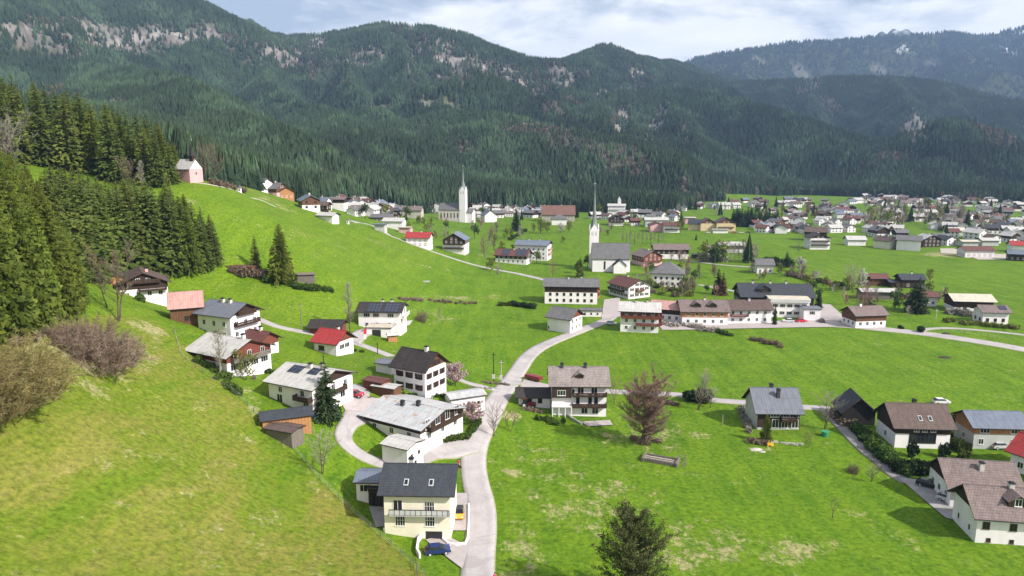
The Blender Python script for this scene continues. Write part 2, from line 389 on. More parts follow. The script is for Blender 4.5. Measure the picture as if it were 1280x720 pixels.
dk = ramp(nt, math_(nt, 'SUBTRACT', noise(nt, pos, .7, 7, .8), math_(nt, 'MULTIPLY', sw.outputs[0], .06)), [(.36, (.55, .6, .5)), (.42, (1, 1, 1))])
g = mixc(nt, .5, g, dk, 'MULTIPLY')
ft = ramp(nt, n_fine, [(.36, (.45, .52, .4)), (.5, (1, 1, 1)), (.64, (1.5, 1.42, 1.35))])
g = mixc(nt, .8, g, ft, 'MULTIPLY')
g = mixc(nt, 1.0, g, (.91, .89, .85), 'MULTIPLY')
# forest floor, rock, snow
ff = ramp(nt, noise(nt, pos, .05, 6, .7), [(.3, (.02, .032, .012)), (.7, (.05, .06, .022))])
g = mixc(nt, cv.outputs[0], g, ff)
rk = ramp(nt, noise(nt, mapping(nt, pos, (1, 1, .5)), .02, 10, .75), [(.3, (.075, .07, .065)), (.5, (.19, .17, .155)), (.68, (.36, .33, .30))])
rmask = math_(nt, 'MULTIPLY', cv.outputs[1], ramp(nt, noise(nt, pos, .014, 8, .75), [(.36, (0, 0, 0)), (.46, (1, 1, 1))]))
g = mixc(nt, rmask, g, rk)
smask = math_(nt, 'MULTIPLY', cv.outputs[2], ramp(nt, noise(nt, pos, .008, 8, .75), [(.46, (0, 0, 0)), (.54, (1, 1, 1))]))
g = mixc(nt, smask, g, (.8, .82, .86))
nt.links.new(g, b.inputs['Base Color']); b.inputs['Roughness'].default_value = .9; b.inputs['Specular IOR Level'].default_value = .1
bump(nt, b, n_fine, .5, .35)
me.materials.append(m)

# ------------------------------------------------------------------ sky, sun, haze
SAZ = math.atan2(-.62, 1.0)      # towards the sun: to the right and a little behind the camera
SEL = R(38)
sdir = Vector((cos(SAZ) * cos(SEL), sin(SAZ) * cos(SEL), sin(SEL)))
sun = bpy.data.lights.new('sun', 'SUN'); sun.energy = 5.0; sun.angle = R(.6); sun.color = (1, .95, .885)
so = link('sun', sun); so.rotation_euler = (-sdir).to_track_quat('-Z', 'Y').to_euler()
w = bpy.data.worlds.new('World'); sc.world = w; w.use_nodes = True; nt = w.node_tree
bg = nt.nodes['Background']; sky = N(nt, 'ShaderNodeTexSky', sky_type='NISHITA', sun_disc=False, sun_elevation=SEL)
sky.sun_rotation = math.atan2(sdir.x, sdir.y); sky.air_density = 1.1; sky.dust_density = .6; sky.altitude = 900
tc = N(nt, 'ShaderNodeTexCoord').outputs['Generated']
sp = N(nt, 'ShaderNodeSeparateXYZ'); nt.links.new(tc, sp.inputs[0])
cl = noise(nt, mapping(nt, tc, (1.6, 1.6, 6.0)), 2.6, 9, .58, .25)
side = math_(nt, 'MULTIPLY', sp.outputs[0], .22)
cl = math_(nt, 'ADD', cl, side)
cm = ramp(nt, cl, [(.41, (0, 0, 0)), (.57, (.95, .95, .95))])
ccol = ramp(nt, noise(nt, mapping(nt, tc, (2, 2, 7)), 4.0, 7, .6), [(.3, (15, 15.2, 15.7)), (.7, (19, 18.8, 18.6))])
veil = mixc(nt, .5, sky.outputs[0], (11.5, 12.9, 14.8))
skyc = mixc(nt, cm, veil, ccol)
nt.links.new(skyc, bg.inputs[0]); bg.inputs[1].default_value = .057

hz = MB(); hz.box(-8200, 8200, -160, 9200, float(TZ.min()) - 1, float(TZ.max()) + 40)
m, nt, b = new_mat('haze_air'); nt.nodes.remove(b)
pv = N(nt, 'ShaderNodeVolumePrincipled', inp={'Density': .75e-4, 'Color': (.42, .62, 1.0, 1), 'Anisotropy': .1})
nt.links.new(pv.outputs[0], nt.nodes['Material Output'].inputs['Volume']); MATS['haze_air'] = m
ho = hz.obj('haze', 'haze_air'); tag(ho, 'pale blue mountain haze filling the valley air', None, None, 'stuff')

sc.view_settings.view_transform = 'Standard'; sc.view_settings.look = 'None'; sc.view_settings.exposure = .36; sc.view_settings.gamma = 1
sc.render.engine = 'CYCLES'; cy = sc.cycles
cy.max_bounces = 6; cy.diffuse_bounces = 2; cy.glossy_bounces = 2; cy.transmission_bounces = 2; cy.volume_bounces = 0; cy.transparent_max_bounces = 6
cy.use_denoising = True; cy.use_adaptive_sampling = True; cy.adaptive_threshold = .015
sc.render.threads_mode = 'AUTO'

# ------------------------------------------------------------------ trees
leafm('needle_dark', (.010, .022, .009), (.022, .042, .014), (.045, .07, .022), trans=.12)
leafm('needle_fresh', (.042, .064, .008), (.095, .125, .016), (.17, .20, .03), trans=.2)
leafm('needle_mid', (.046, .070, .014), (.095, .128, .025), (.165, .195, .042), trans=.28)
leafm('needle_rust', (.05, .035, .02), (.10, .055, .03), (.15, .085, .045), trans=.12)
leafm('needle_far', (.017, .034, .020), (.030, .054, .029), (.054, .084, .041), trans=0)
leafm('twig_brown', (.10, .075, .05), (.19, .145, .10), (.29, .23, .17), trans=0)
leafm('twig_red', (.17, .095, .08), (.28, .165, .14), (.38, .25, .22), trans=0)
leafm('twig_grey', (.19, .17, .14), (.30, .27, .23), (.42, .38, .33), trans=0)
leafm('twig_olive', (.12, .11, .035), (.21, .18, .06), (.31, .26, .11), trans=0)
leafm('leaf_spring', (.09, .12, .015), (.17, .2, .03), (.27, .29, .06), trans=.3)
leafm('leaf_hedge', (.03, .055, .01), (.06, .10, .018), (.11, .16, .03), trans=.2)
leafm('blossom_pink', (.42, .27, .28), (.56, .40, .42), (.70, .56, .57), trans=.3)
leafm('blossom_white', (.45, .45, .36), (.62, .6, .52), (.8, .78, .7), trans=.3)
plain('bark', (.10, .075, .055), .9, .35, 3); plain('bark_pale', (.30, .27, .22), .9, .3, 3)

def spruce_mesh(seed, h, r, whorls, per, sprays, base=.1, mat='needle_dark', ragged=.25, wdt=.21):
    rnd = random.Random(seed); mb = MB()
    for k in range(whorls):
        t = base + (1 - base) * (k + rnd.random() * .6) / whorls
        if t > .985: continue
        z0 = t * h; prof = (1 - t) ** .68 * (.75 + .25 * min(1, (t - base) / .12 + .2))
        for j in range(max(4, int(per * (1 - t * .45)))):
            z0 = min(t + (1 - base) / whorls * rnd.uniform(-.9, .9), .97) * h; a = rnd.random() * 2 * pi; L = r * prof * (1 - ragged + 2 * ragged * rnd.random() * .75) + .006 * h
            dr = -.45 - .5 * rnd.random() + .65 * t
            d = Vector((cos(a), sin(a), 0)); side = Vector((-sin(a), cos(a), 0))
            def pt(s, w): return Vector((0, 0, z0)) + d * (L * s) + side * w + Vector((0, 0, L * (dr * s + .18 * s * s)))
            for i in range(sprays):
                s0 = (i + .1) / sprays; s1 = min(1.05, s0 + 1.35 / sprays); wd = L * wdt * (1 - s0 * .65) * (.7 + .6 * rnd.random())
                c = pt(s0, 0); e = pt(s1, 0)
                lft = pt(s0 + .5 / sprays, wd); rgt = pt(s0 + .5 / sprays, -wd)
                lft.z -= L * .34 * rnd.random(); rgt.z -= L * .34 * rnd.random(); e.z -= .14 * L * rnd.random()
                mb.add([c, lft, e, rgt], [(0, 2, 1), (0, 3, 2)])
    mb.add([(.008 * h, 0, h * .95), (-.004 * h, .007 * h, h * .95), (-.004 * h, -.007 * h, h * .95), (0, 0, h)], [(0, 1, 3), (1, 2, 3), (2, 0, 3)])
    return mb.mesh('crown', [mat])
def trunk_mesh(h, r, mat='bark', seed=0):
    mb = MB(); mb.tube((0, 0, -.05 * h), (0, 0, h * .5), r, r * .6, 7); mb.tube((0, 0, h * .5), (0, 0, h * .95), r * .6, .002 * h, 6)
    rnd = random.Random(seed)
    for i in range(14):
        a = rnd.random() * 6.28; z = h * (.03 + .12 * rnd.random()); mb.tube((0, 0, z), (cos(a) * .05 * h, sin(a) * .05 * h, z - .008 * h), .0015 * h, .0005 * h, 3)
    return mb.mesh('trunk', [mat])
def limb_tree(seed, h, spread, twigmat='twig_brown', bark='bark', leaves=0, leafmat=None, leafsize=.3, first=.25, levels=5, stems=1, tw=.035, kids=3, up=.25, tlen=1.0):
    """trunk mesh with limbs + crown mesh of fine twigs / leaves"""
    rnd = random.Random(seed); tb = MB(); cb = MB(); tips = []
    def grow(p, d, L, r, lv):
        segs = 2 if lv < 3 else 1; q = p
        for s in range(segs):
            d = (d + Vector((rnd.uniform(-.18, .18), rnd.uniform(-.18, .18), rnd.uniform(-.05, .12)))).normalized()
            e = q + d * (L / segs); r1 = r * (.8 if segs == 2 else .62)
            (tb if lv < levels - 1 else cb).tube(q, e, r, r1, 5 if lv < 2 else 3, 0, False); q = e; r = r1
            if lv >= 1 and lv < levels: tips.append((Vector(q), Vector(d), lv))
        if lv >= levels: tips.append((Vector(q), Vector(d), lv)); return
        for i in range(kids + (rnd.random() < .5)):
            a = rnd.random() * 2 * pi; out = Vector((cos(a), sin(a), 0)) * spread
            nd = (d * .9 + out * rnd.uniform(.6, 1.1) + Vector((0, 0, up * rnd.random()))).normalized()
            grow(q, nd, L * rnd.uniform(.62, .82), r * .72, lv + 1)
    L0 = h * first
    for s in range(stems):
        d = Vector((0, 0, 1)) if stems == 1 else Vector((rnd.uniform(-.6, .6), rnd.uniform(-.6, .6), 1)).normalized()
        p0 = Vector((0, 0, -.04 * h)) if stems == 1 else Vector((rnd.uniform(-.09, .09) * h, rnd.uniform(-.09, .09) * h, -.04 * h))
        grow(p0, d, L0, h * .022 / (1 if stems == 1 else 1.6), 0)
    for p, d, lv in tips:
        for i in range(5 if lv >= levels else 2):
            e = (d + Vector((rnd.uniform(-1, 1), rnd.uniform(-1, 1), rnd.uniform(-.5, .9)))).normalized() * rnd.uniform(.5, 1.3) * h * .07 * tlen
            s = e.cross(Vector((rnd.random(), rnd.random(), rnd.random()))).normalized() * tw
            cb.add([p - s, p + s, p + e], [(0, 1, 2)], 0)
        if leafmat and lv >= levels - 1:
            for i in range(leaves):
                c = p + Vector((rnd.gauss(0, 1), rnd.gauss(0, 1), rnd.gauss(0, .8))) * h * .045
                u = Vector((rnd.gauss(0, 1), rnd.gauss(0, 1), rnd.gauss(0, 1))).normalized() * leafsize * rnd.uniform(.6, 1.3); v_ = u.cross(Vector((rnd.gauss(0, 1), rnd.gauss(0, 1), rnd.gauss(0, 1)))).normalized() * leafsize * .8
                cb.add([c - u, c + v_, c + u, c - v_], [(0, 1, 2, 3)], 1)
    top = max(v[2] for v in cb.v); k = h / top
    for mbx in (tb, cb): mbx.v = [(v[0] * k, v[1] * k, v[2] * k) for v in mbx.v]
    return tb.mesh('trunk', [bark]), cb.mesh('crown', [twigmat] + ([leafmat] if leafmat else []))
def leader_tree(seed, r, twigmat='twig_brown', bark='bark', base=.18, nb=34, rise=.55, leaders=1, fine=1.0, leaves=0, leafmat=None, leafsize=.02, round_=.5, tw=.0011):
    """unit-height leafless tree: leader(s) with ascending boughs, branchlets and a haze of fine twigs"""
    rnd = random.Random(seed); tb = MB(); cb = MB()
    for l in range(leaders):
        lean = Vector((rnd.uniform(-.12, .12), rnd.uniform(-.12, .12), 0)) * (leaders > 1) * 1.6; b0 = Vector((rnd.uniform(-.02, .02), rnd.uniform(-.02, .02), -.04)) if leaders > 1 else Vector((0, 0, -.04))
        H_ = rnd.uniform(.8, 1.0) if l else 1.0; P_ = []
        for k in range(9): t = k / 8; P_.append(b0 + lean * t * 1.2 + Vector((rnd.uniform(-.012, .012), rnd.uniform(-.012, .012), (H_ * .93 + .04) * t)))
        for k in range(8): tb.tube(P_[k], P_[k+1], .016 * (1 - k / 8.6) / leaders ** .5, .016 * (1 - (k+1) / 8.6) / leaders ** .5, 6, 0, False)
        for i in range(nb // leaders):
            t = base + (.97 - base) * (i + rnd.random()) / (nb / leaders); kk = min(7, int(t * 8)); p = P_[kk].lerp(P_[kk+1], t * 8 - kk)
            a = rnd.random() * 6.283; u = (t - base) / (1 - base); L = r * (math.sin(min(1, u * (.6 if round_ == .45 else .8) + (.3 if round_ == .45 else .22)) * pi) ** round_) * rnd.uniform(.7, 1.1) + .02
            d = Vector((cos(a), sin(a), rise * rnd.uniform(.7, 1.3) + .35 * u)).normalized(); q = Vector(p); rad = .0065 * (1.15 - u); seg = L / 4
            for j in range(4):
                d = (d + Vector((rnd.uniform(-.2, .2), rnd.uniform(-.2, .2), rnd.uniform(0, .18)))).normalized(); e = q + d * seg; tb.tube(q, e, rad, rad * .72, 4, 0, False); rad *= .72
                for m_ in range(3):
                    sd = (d + Vector((rnd.gauss(0, .6), rnd.gauss(0, .6), rnd.uniform(0, .7)))).normalized(); sl = L * rnd.uniform(.18, .38); s0 = q.lerp(e, rnd.random()); s1 = s0 + sd * sl; cb.tube(s0, s1, .0017, .0007, 3, 0, False)
                    for n_ in range(int(6 * fine)):
                        c0 = s0.lerp(s1, rnd.uniform(.2, 1)); td = (sd + Vector((rnd.gauss(0, .7), rnd.gauss(0, .7), rnd.uniform(-.1, .8)))).normalized() * rnd.uniform(.025, .06); w_ = td.cross(Vector((rnd.gauss(0, 1), rnd.gauss(0, 1), rnd.gauss(0, 1)))).normalized() * tw
                        cb.add([c0 - w_, c0 + w_, c0 + td], [(0, 1, 2)], 0)
                    if leafmat:
                        for n_ in range(leaves):
                            c = s0.lerp(s1, rnd.uniform(.2, 1.1)) + Vector((rnd.gauss(0, .012), rnd.gauss(0, .012), rnd.gauss(0, .012))); u_ = Vector((rnd.gauss(0, 1), rnd.gauss(0, 1), rnd.gauss(0, 1))).normalized() * leafsize * rnd.uniform(.5, 1.2); v_ = u_.cross(Vector((rnd.gauss(0, 1), rnd.gauss(0, 1), rnd.gauss(0, 1)))).normalized() * leafsize * .75
                            cb.add([c - u_, c + v_, c + u_, c - v_], [(0, 1, 2, 3)], 1)
                q = e
    return tb.mesh('trunk', [bark]), cb.mesh('crown', [twigmat] + ([leafmat] if leafmat else []))
def thicket_mesh(seed, twigmat, twig2, stems=110, fine=60):
    """unit dome of brushwood: arching stems from the ground with a haze of fine twigs"""
    rnd = random.Random(seed); tb = MB(); cb = MB()
    for i in range(stems):
        a = rnd.random() * 6.283; rr_ = rnd.random() ** .5; b0 = Vector((cos(a) * rr_ * .55, sin(a) * rr_ * .55, -.03)); tip = Vector((cos(a) * rr_ * rnd.uniform(.8, 1.15), sin(a) * rr_ * rnd.uniform(.8, 1.15), (1 - .7 * rr_ ** 2) * rnd.uniform(.45, 1.05))); mid = b0.lerp(tip, .5) + Vector((rnd.gauss(0, .05), rnd.gauss(0, .05), .1))
        for s0, s1, r0, r1 in ((b0, mid, .012, .008), (mid, tip, .008, .003)):
            tb.tube(s0, s1, r0 * .6, r1 * .5, 3, 0, False)
            for k in range(fine):
                c0 = s0.lerp(s1, rnd.random()); td = ((s1 - s0).normalized() * .5 + Vector((rnd.gauss(0, .8), rnd.gauss(0, .8), rnd.uniform(-.6, .7)))).normalized() * rnd.uniform(.05, .15); w_ = td.cross(Vector((rnd.gauss(0, 1), rnd.gauss(0, 1), rnd.gauss(0, 1)))).normalized() * .0035
                cb.add([c0 - w_, c0 + w_, c0 + td], [(0, 1, 2)], 0)
    return tb.mesh('trunk', [twig2]), cb.mesh('crown', [twigmat])
def bush_mesh(seed, mat, n=700, size=.16, twig=None, rx=1, rz=.9, lobes=6):
    """unit bush: radius about 1, leaf faces scattered in uneven lobes"""
    rnd = random.Random(seed); mb = MB(); L = [(Vector((rnd.uniform(-.55, .55) * rx, rnd.uniform(-.55, .55), rnd.uniform(.25, .75) * rz)), rnd.uniform(.3, .55)) for _ in range(lobes)]
    for i in range(n):
        c, r = rnd.choice(L); d = Vector((rnd.gauss(0, 1), rnd.gauss(0, 1), rnd.gauss(0, 1))).normalized()
        p = c + d * r * rnd.uniform(.55, 1.12); p.z = max(p.z, -.1)
        u = Vector((rnd.gauss(0, 1), rnd.gauss(0, 1), rnd.gauss(0, 1))).normalized() * size * rnd.uniform(.5, 1.2); v_ = u.cross(Vector((rnd.gauss(0, 1), rnd.gauss(0, 1), rnd.gauss(0, 1)))).normalized() * size * .7
        mb.add([p - u, p + v_, p + u, p - v_], [(0, 1, 2, 3)], 0)
    for i in range(n // 3 if twig else 0):
        a = rnd.random() * 6.28; e = Vector((cos(a) * rnd.random(), sin(a) * rnd.random(), rnd.uniform(.5, 1.1) * rz)); p = Vector((e.x * .2, e.y * .2, 0)); s = Vector((-sin(a), cos(a), 0)) * .018
        mb.add([p - s, p + s, e], [(0, 1, 2)], 1)
    return mb.mesh('shrub', [mat] + ([twig] if twig else []))

def tree(x, y, trunk, crown, scl, label, cat='tree', group=None, name='spruce_tree', z=None, rz=None, sxy=None):
    z = Hs(x, y) if z is None else z
    r = empty(name, label, cat, (x, y, z - .1), random.random() * 6.28 if rz is None else rz, group)
    r.scale = (scl * (sxy or 1), scl * (sxy or 1), scl)
    link('trunk', trunk, r); link('crown', crown, r); return r

# ---- the far woods: one stuff object, instanced low conifers
def lowcon(seed, tiers=5, n=7, mat='needle_far'):
    rnd = random.Random(seed); mb = MB()
    for k in range(tiers):
        z0 = .08 + .8 * k / tiers; z1 = min(1, z0 + .42); r = .155 * (1 - k / tiers) ** .8 + .02
        v = [(0, 0, z1)]
        for i in range(2 * n):
            a = pi * i / n + rnd.random() * .2; q = r * (1.2 if i % 2 else .6) * rnd.uniform(.8, 1.2); v.append((cos(a) * q, sin(a) * q, z0 - (.05 if i % 2 else 0)))
        mb.add(v, [(0, 1 + i, 1 + (i + 1) % (2 * n)) for i in range(2 * n)])
    return mb.mesh('conifer', [mat])
def lowbare(seed, mat='twig_brown'):
    rnd = random.Random(seed); mb = MB()
    for i in range(70):
        a = rnd.random() * 6.28; z = rnd.uniform(.3, .9); r = .22 * math.sin(min(1, z) * pi) ** .5 * rnd.random() + .03
        p = Vector((cos(a) * r * .4, sin(a) * r * .4, z - .15)); e = Vector((cos(a) * r, sin(a) * r, z + .08)); s = Vector((-sin(a), cos(a), 0)) * .012
        mb.add([p - s, p + s, e], [(0, 1, 2)])
    mb.tube((0, 0, 0), (0, 0, .6), .015, .008, 4)
    return mb.mesh('bare_tree', [mat])

NC = 560000
# candidates uniform in area over a fan
rmax, rmin = 3500., 330.
rad = np.sqrt(rng.uniform(rmin ** 2, rmax ** 2, NC)); an = rng.uniform(R(-47), R(47), NC)
cx = rad * np.sin(an); cyy = rad * np.cos(an)
extra_r = np.sqrt(rng.uniform(330. ** 2, 1500. ** 2, 60000)); extra_a = rng.uniform(R(-47), R(47), 60000)
cx = np.concatenate([cx, extra_r * np.sin(extra_a)]); cyy = np.concatenate([cyy, extra_r * np.cos(extra_a)])
fr = np.sqrt(rng.uniform(3500. ** 2, 7300. ** 2, 60000)); fa = rng.uniform(R(-5), R(42), 60000)
cx = np.concatenate([cx, fr * np.sin(fa)]); cyy = np.concatenate([cyy, fr * np.cos(fa)])
cz = H(cx, cyy); fo = _interp(forest, cx, cyy); rk_ = _interp(rock, cx, cyy)
fpx, fpy, fzc = proj(cx, cyy, cz)
keep = (fo > .5) & (rng.random(len(cx)) > np.clip(rk_ * np.where(fpx > 740, 1.5, 1.0), 0, np.where(fpx > 740, .95, .82)) * (vnoise(cx / 45, cyy / 45, 3) > .25))
# thin where the photograph shows open clearings / gaps
keep &= rng.random(len(cx)) < .55 + .45 * vnoise(cx / 55, cyy / 55, 9)
keep &= (fpx > -120) & (fpx < 1400)
idx = np.where(keep)[0]
# hidden behind terrain (with margin) -> leave out
vis = np.ones(len(idx), bool)
X, Y, Z = cx[idx], cyy[idx], cz[idx] + 45
for t in np.linspace(.12, .975, 40):
    vis &= (CZ + (Z - CZ) * t) > H(X * t, Y * t)
idx = idx[vis]
print('far trees', len(idx))
# hill forest beyond the chapel etc. that is individually built is excluded from the mass by SKIP
def stuff_points(name, X, Y, Z, S, protos, label, seedv):
    mp = bpy.data.meshes.new(name); mp.vertices.add(len(X)); mp.vertices.foreach_set('co', np.stack([X, Y, Z], -1).astype(np.float32).ravel())
    a = mp.attributes.new('scl', 'FLOAT_VECTOR', 'POINT'); a.data.foreach_set('vector', S.astype(np.float32).ravel())
    a = mp.attributes.new('yaw', 'FLOAT', 'POINT'); a.data.foreach_set('value', np.random.default_rng(seedv).uniform(0, 6.28, len(X)).astype(np.float32))
    a = mp.attributes.new('pick', 'INT', 'POINT'); a.data.foreach_set('value', protos[1].astype(np.int32))
    o = link(name, mp); tag(o, label, None, None, 'stuff')
    ng = bpy.data.node_groups.new(name, 'GeometryNodeTree'); ng.interface.new_socket('Geometry', in_out='INPUT', socket_type='NodeSocketGeometry'); ng.interface.new_socket('Geometry', in_out='OUTPUT', socket_type='NodeSocketGeometry')
    gi = ng.nodes.new('NodeGroupInput'); go = ng.nodes.new('NodeGroupOutput'); iop = ng.nodes.new('GeometryNodeInstanceOnPoints')
    m2p = ng.nodes.new('GeometryNodeMeshToPoints'); ng.links.new(gi.outputs[0], m2p.inputs[0]); ng.links.new(m2p.outputs[0], iop.inputs['Points'])
    g2i = ng.nodes.new('GeometryNodeGeometryToInstance')
    for po in reversed(protos[0]):
        oi = ng.nodes.new('GeometryNodeObjectInfo'); oi.inputs['Object'].default_value = po; ng.links.new(oi.outputs['Geometry'], g2i.inputs[0])
    ng.links.new(g2i.outputs[0], iop.inputs['Instance']); iop.inputs['Pick Instance'].default_value = True
    def na(nm, dt):
        q = ng.nodes.new('GeometryNodeInputNamedAttribute'); q.data_type = dt; q.inputs['Name'].default_value = nm; return q.outputs['Attribute']
    ng.links.new(na('pick', 'INT'), iop.inputs['Instance Index']); ng.links.new(na('scl', 'FLOAT_VECTOR'), iop.inputs['Scale'])
    cx_ = ng.nodes.new('ShaderNodeCombineXYZ'); ng.links.new(na('yaw', 'FLOAT'), cx_.inputs[2]); ng.links.new(cx_.outputs[0], iop.inputs['Rotation'])
    ng.links.new(iop.outputs[0], go.inputs[0])
    md = o.modifiers.new('woods', 'NODES'); md.node_group = ng; return o
def hidden_proto(name, me):
    o = bpy.data.objects.new(name, me); return o     # never linked to the scene: used only as instance source
# prototypes (not linked to the scene)
pro = [hidden_proto('conifer', lowcon(s)) for s in (1, 2, 3, 4)] + [hidden_proto('bare_tree', lowbare(5)), hidden_proto('bare_tree', lowbare(6, 'twig_grey'))]
k = len(idx); hgt = rng.uniform(15, 27, k) * (.75 + .5 * vnoise(cx[idx] / 120, cyy[idx] / 120, 21))
farb = fzc[idx] > 3500; hgt = np.where(farb, hgt * 1.35, hgt)
wd = hgt * rng.uniform(.85, 1.25, k)
pick = rng.integers(0, 4, k)
# bare larch and beech in patches along the foot and the cliffs
bare = (vnoise(cx[idx] / 90, cyy[idx] / 90, 41) > .88) | ((rk_[idx] > .3) & (rng.random(k) < .5)) | ((fpx[idx] > 860) & (fpy[idx] > 222) & (rng.random(k) < .3) & (fzc[idx] < 1700))
pick = np.where(bare & (rng.random(k) < .8), rng.integers(4, 6, k), pick)
hgt = np.where(pick > 3, hgt * .7, hgt)
stuff_points('mountain_forest', cx[idx], cyy[idx], cz[idx] - 1.2, np.stack([wd, wd, hgt], -1), (pro, pick), 'dense dark spruce forest covering the mountain slopes', 3)
# ------------------------------------------------------------------ materials of the village
plain('plaster_white', (.83, .775, .79), .8, .07, .5, streak=True); plain('plaster_grey', (.48, .48, .47), .8, .08, .5); plain('plaster_cream', (.78, .72, .58), .8, .06, .5)
plain('plaster_pink', (.66, .37, .38), .8, .08, .5); plain('plaster_yellow', (.62, .48, .27), .8, .08, .5); plain('stone', (.42, .38, .33), .85, .2, 1.5); plain('concrete', (.40, .38, .36), .85, .12, .6)
wood('timber_dark', (.045, .026, .018)); wood('timber_black', (.018, .015, .014)); wood('timber_brown', (.13, .062, .034)); wood('timber_red', (.17, .05, .032)); wood('timber_orange', (.42, .2, .085)); wood('timber_grey', (.17, .145, .125))
rooft('tiles_slate', (.050, .056, .070)); rooft('tiles_brown', (.135, .092, .08), stain=(.06, .05, .045)); rooft('tiles_mauve', (.22, .165, .155)); rooft('tiles_maroon', (.16, .062, .055)); rooft('tiles_red', (.40, .045, .045), amt=.15)
rooft('tiles_terracotta', (.22, .115, .09)); rooft('tiles_dark', (.045, .036, .036)); rooft('tiles_grey', (.17, .165, .17)); rooft('shingle', (.30, .25, .235), stain=(.13, .11, .10), amt=.7)
rooft('sheet_light', (.50, .48, .455), 'metal', .55, (.3, .27, .24), .5); rooft('sheet_grey', (.155, .165, .195), 'metal', .45, (.13, .13, .14), .5); rooft('sheet_blue', (.15, .175, .225), 'metal', .45, (.09, .09, .1), .5)
rooft('sheet_pink', (.48, .27, .24), 'metal', .6, (.3, .16, .12), .6); rooft('sheet_cream', (.56, .50, .40), 'metal', .6, (.4, .34, .26), .5); rooft('sheet_rust', (.46, .46, .465), 'metal', .5, (.42, .19, .10), .9)
plain('window_glass', (.018, .022, .028), .08, .4, .6, spec=.6); plain('frame_white', (.75, .74, .7), .5, .05); plain('frame_brown', (.09, .045, .025), .6, .2); plain('metal_dark', (.03, .03, .033), .45, .2); plain('metal_light', (.5, .5, .5), .4, .1)
plain('chimney_plaster', (.55, .52, .48), .85, .15, 2); plain('chimney_dark', (.05, .05, .055), .7, .2, 2); plain('curtain', (.5, .48, .45), .9, .1)
m, nt, b = new_mat('solar'); tc = N(nt, 'ShaderNodeTexCoord').outputs['Object']
br = N(nt, 'ShaderNodeTexBrick', offset=0, inp={'Color1': (.010, .013, .03, 1), 'Color2': (.014, .018, .036, 1), 'Mortar': (.10, .11, .13, 1), 'Scale': 1.0, 'Mortar Size': .04, 'Brick Width': 1.1, 'Row Height': 1.5}); nt.links.new(tc, br.inputs['Vector'])
nt.links.new(br.outputs[0], b.inputs['Base Color']); b.inputs['Roughness'].default_value = .16; MATS['solar'] = m

def win_mesh(w, h, frame, mull=1, trans=0):
    f = MB(); t = .09
    f.box(-w/2, w/2, -.05, .02, 0, t); f.box(-w/2, w/2, -.05, .02, h - t, h); f.box(-w/2, -w/2 + t, -.05, .02, t, h - t); f.box(w/2 - t, w/2, -.05, .02, t, h - t)
    for i in range(mull):
        x = -w/2 + w * (i + 1) / (mull + 1); f.box(x - .035, x + .035, -.045, .02, t, h - t)
    if trans: f.box(-w/2 + t, w/2 - t, -.04, .02, h * .55, h * .55 + .06)
    f.box(-w/2 - .08, w/2 + .08, -.12, .0, -.07, -.005)
    g = MB(); g.box(-w/2 + t - .01, w/2 - t + .01, -.022, .0, t - .01, h - t + .01)
    return f.mesh('window', [frame]), g.mesh('pane', ['window_glass'])
WIN = {'w': win_mesh(1.15, 1.35, 'frame_white'), 'b': win_mesh(1.15, 1.3, 'frame_brown'), 'W': win_mesh(2.1, 1.4, 'frame_white', 2), 's': win_mesh(.7, .7, 'frame_brown', 0), 'd': win_mesh(1.6, 2.15, 'frame_white', 1),
       'D': win_mesh(1.6, 2.15, 'frame_brown', 1), 'n': win_mesh(.75, 1.2, 'frame_white', 0), 'B': win_mesh(2.0, 1.35, 'frame_brown', 2), 'g': win_mesh(1.7, 1.9, 'frame_white', 3, 1), 'a': win_mesh(.9, 2.4, 'metal_dark', 0)}
def shutter_mesh(mat):
    s = MB(); s.box(-.25, .25, -.06, 0, 0, 1.35); return s.mesh('shutter', [mat])
SHUT = {'g': shutter_mesh('metal_dark'), 'b': shutter_mesh('timber_brown'), 'd': shutter_mesh('timber_dark')}
dm = MB(); dm.box(-.55, .55, -.06, 0, 0, 2.1); dm.box(-.68, .68, -.04, 0, 2.1, 2.25); dm.box(.38, .43, -.11, -.06, 1.0, 1.12); DOOR = dm.mesh('door', ['timber_brown'])
gm = MB(); gm.box(-1.4, 1.4, -.05, 0, 0, 2.3)
for i in range(5): gm.box(-1.36, 1.36, -.07, -.05, .1 + i * .45, .12 + i * .45)
GARAGE = gm.mesh('garage_door', ['metal_dark'])
BUILT = []   # footprints (x, y, radius)

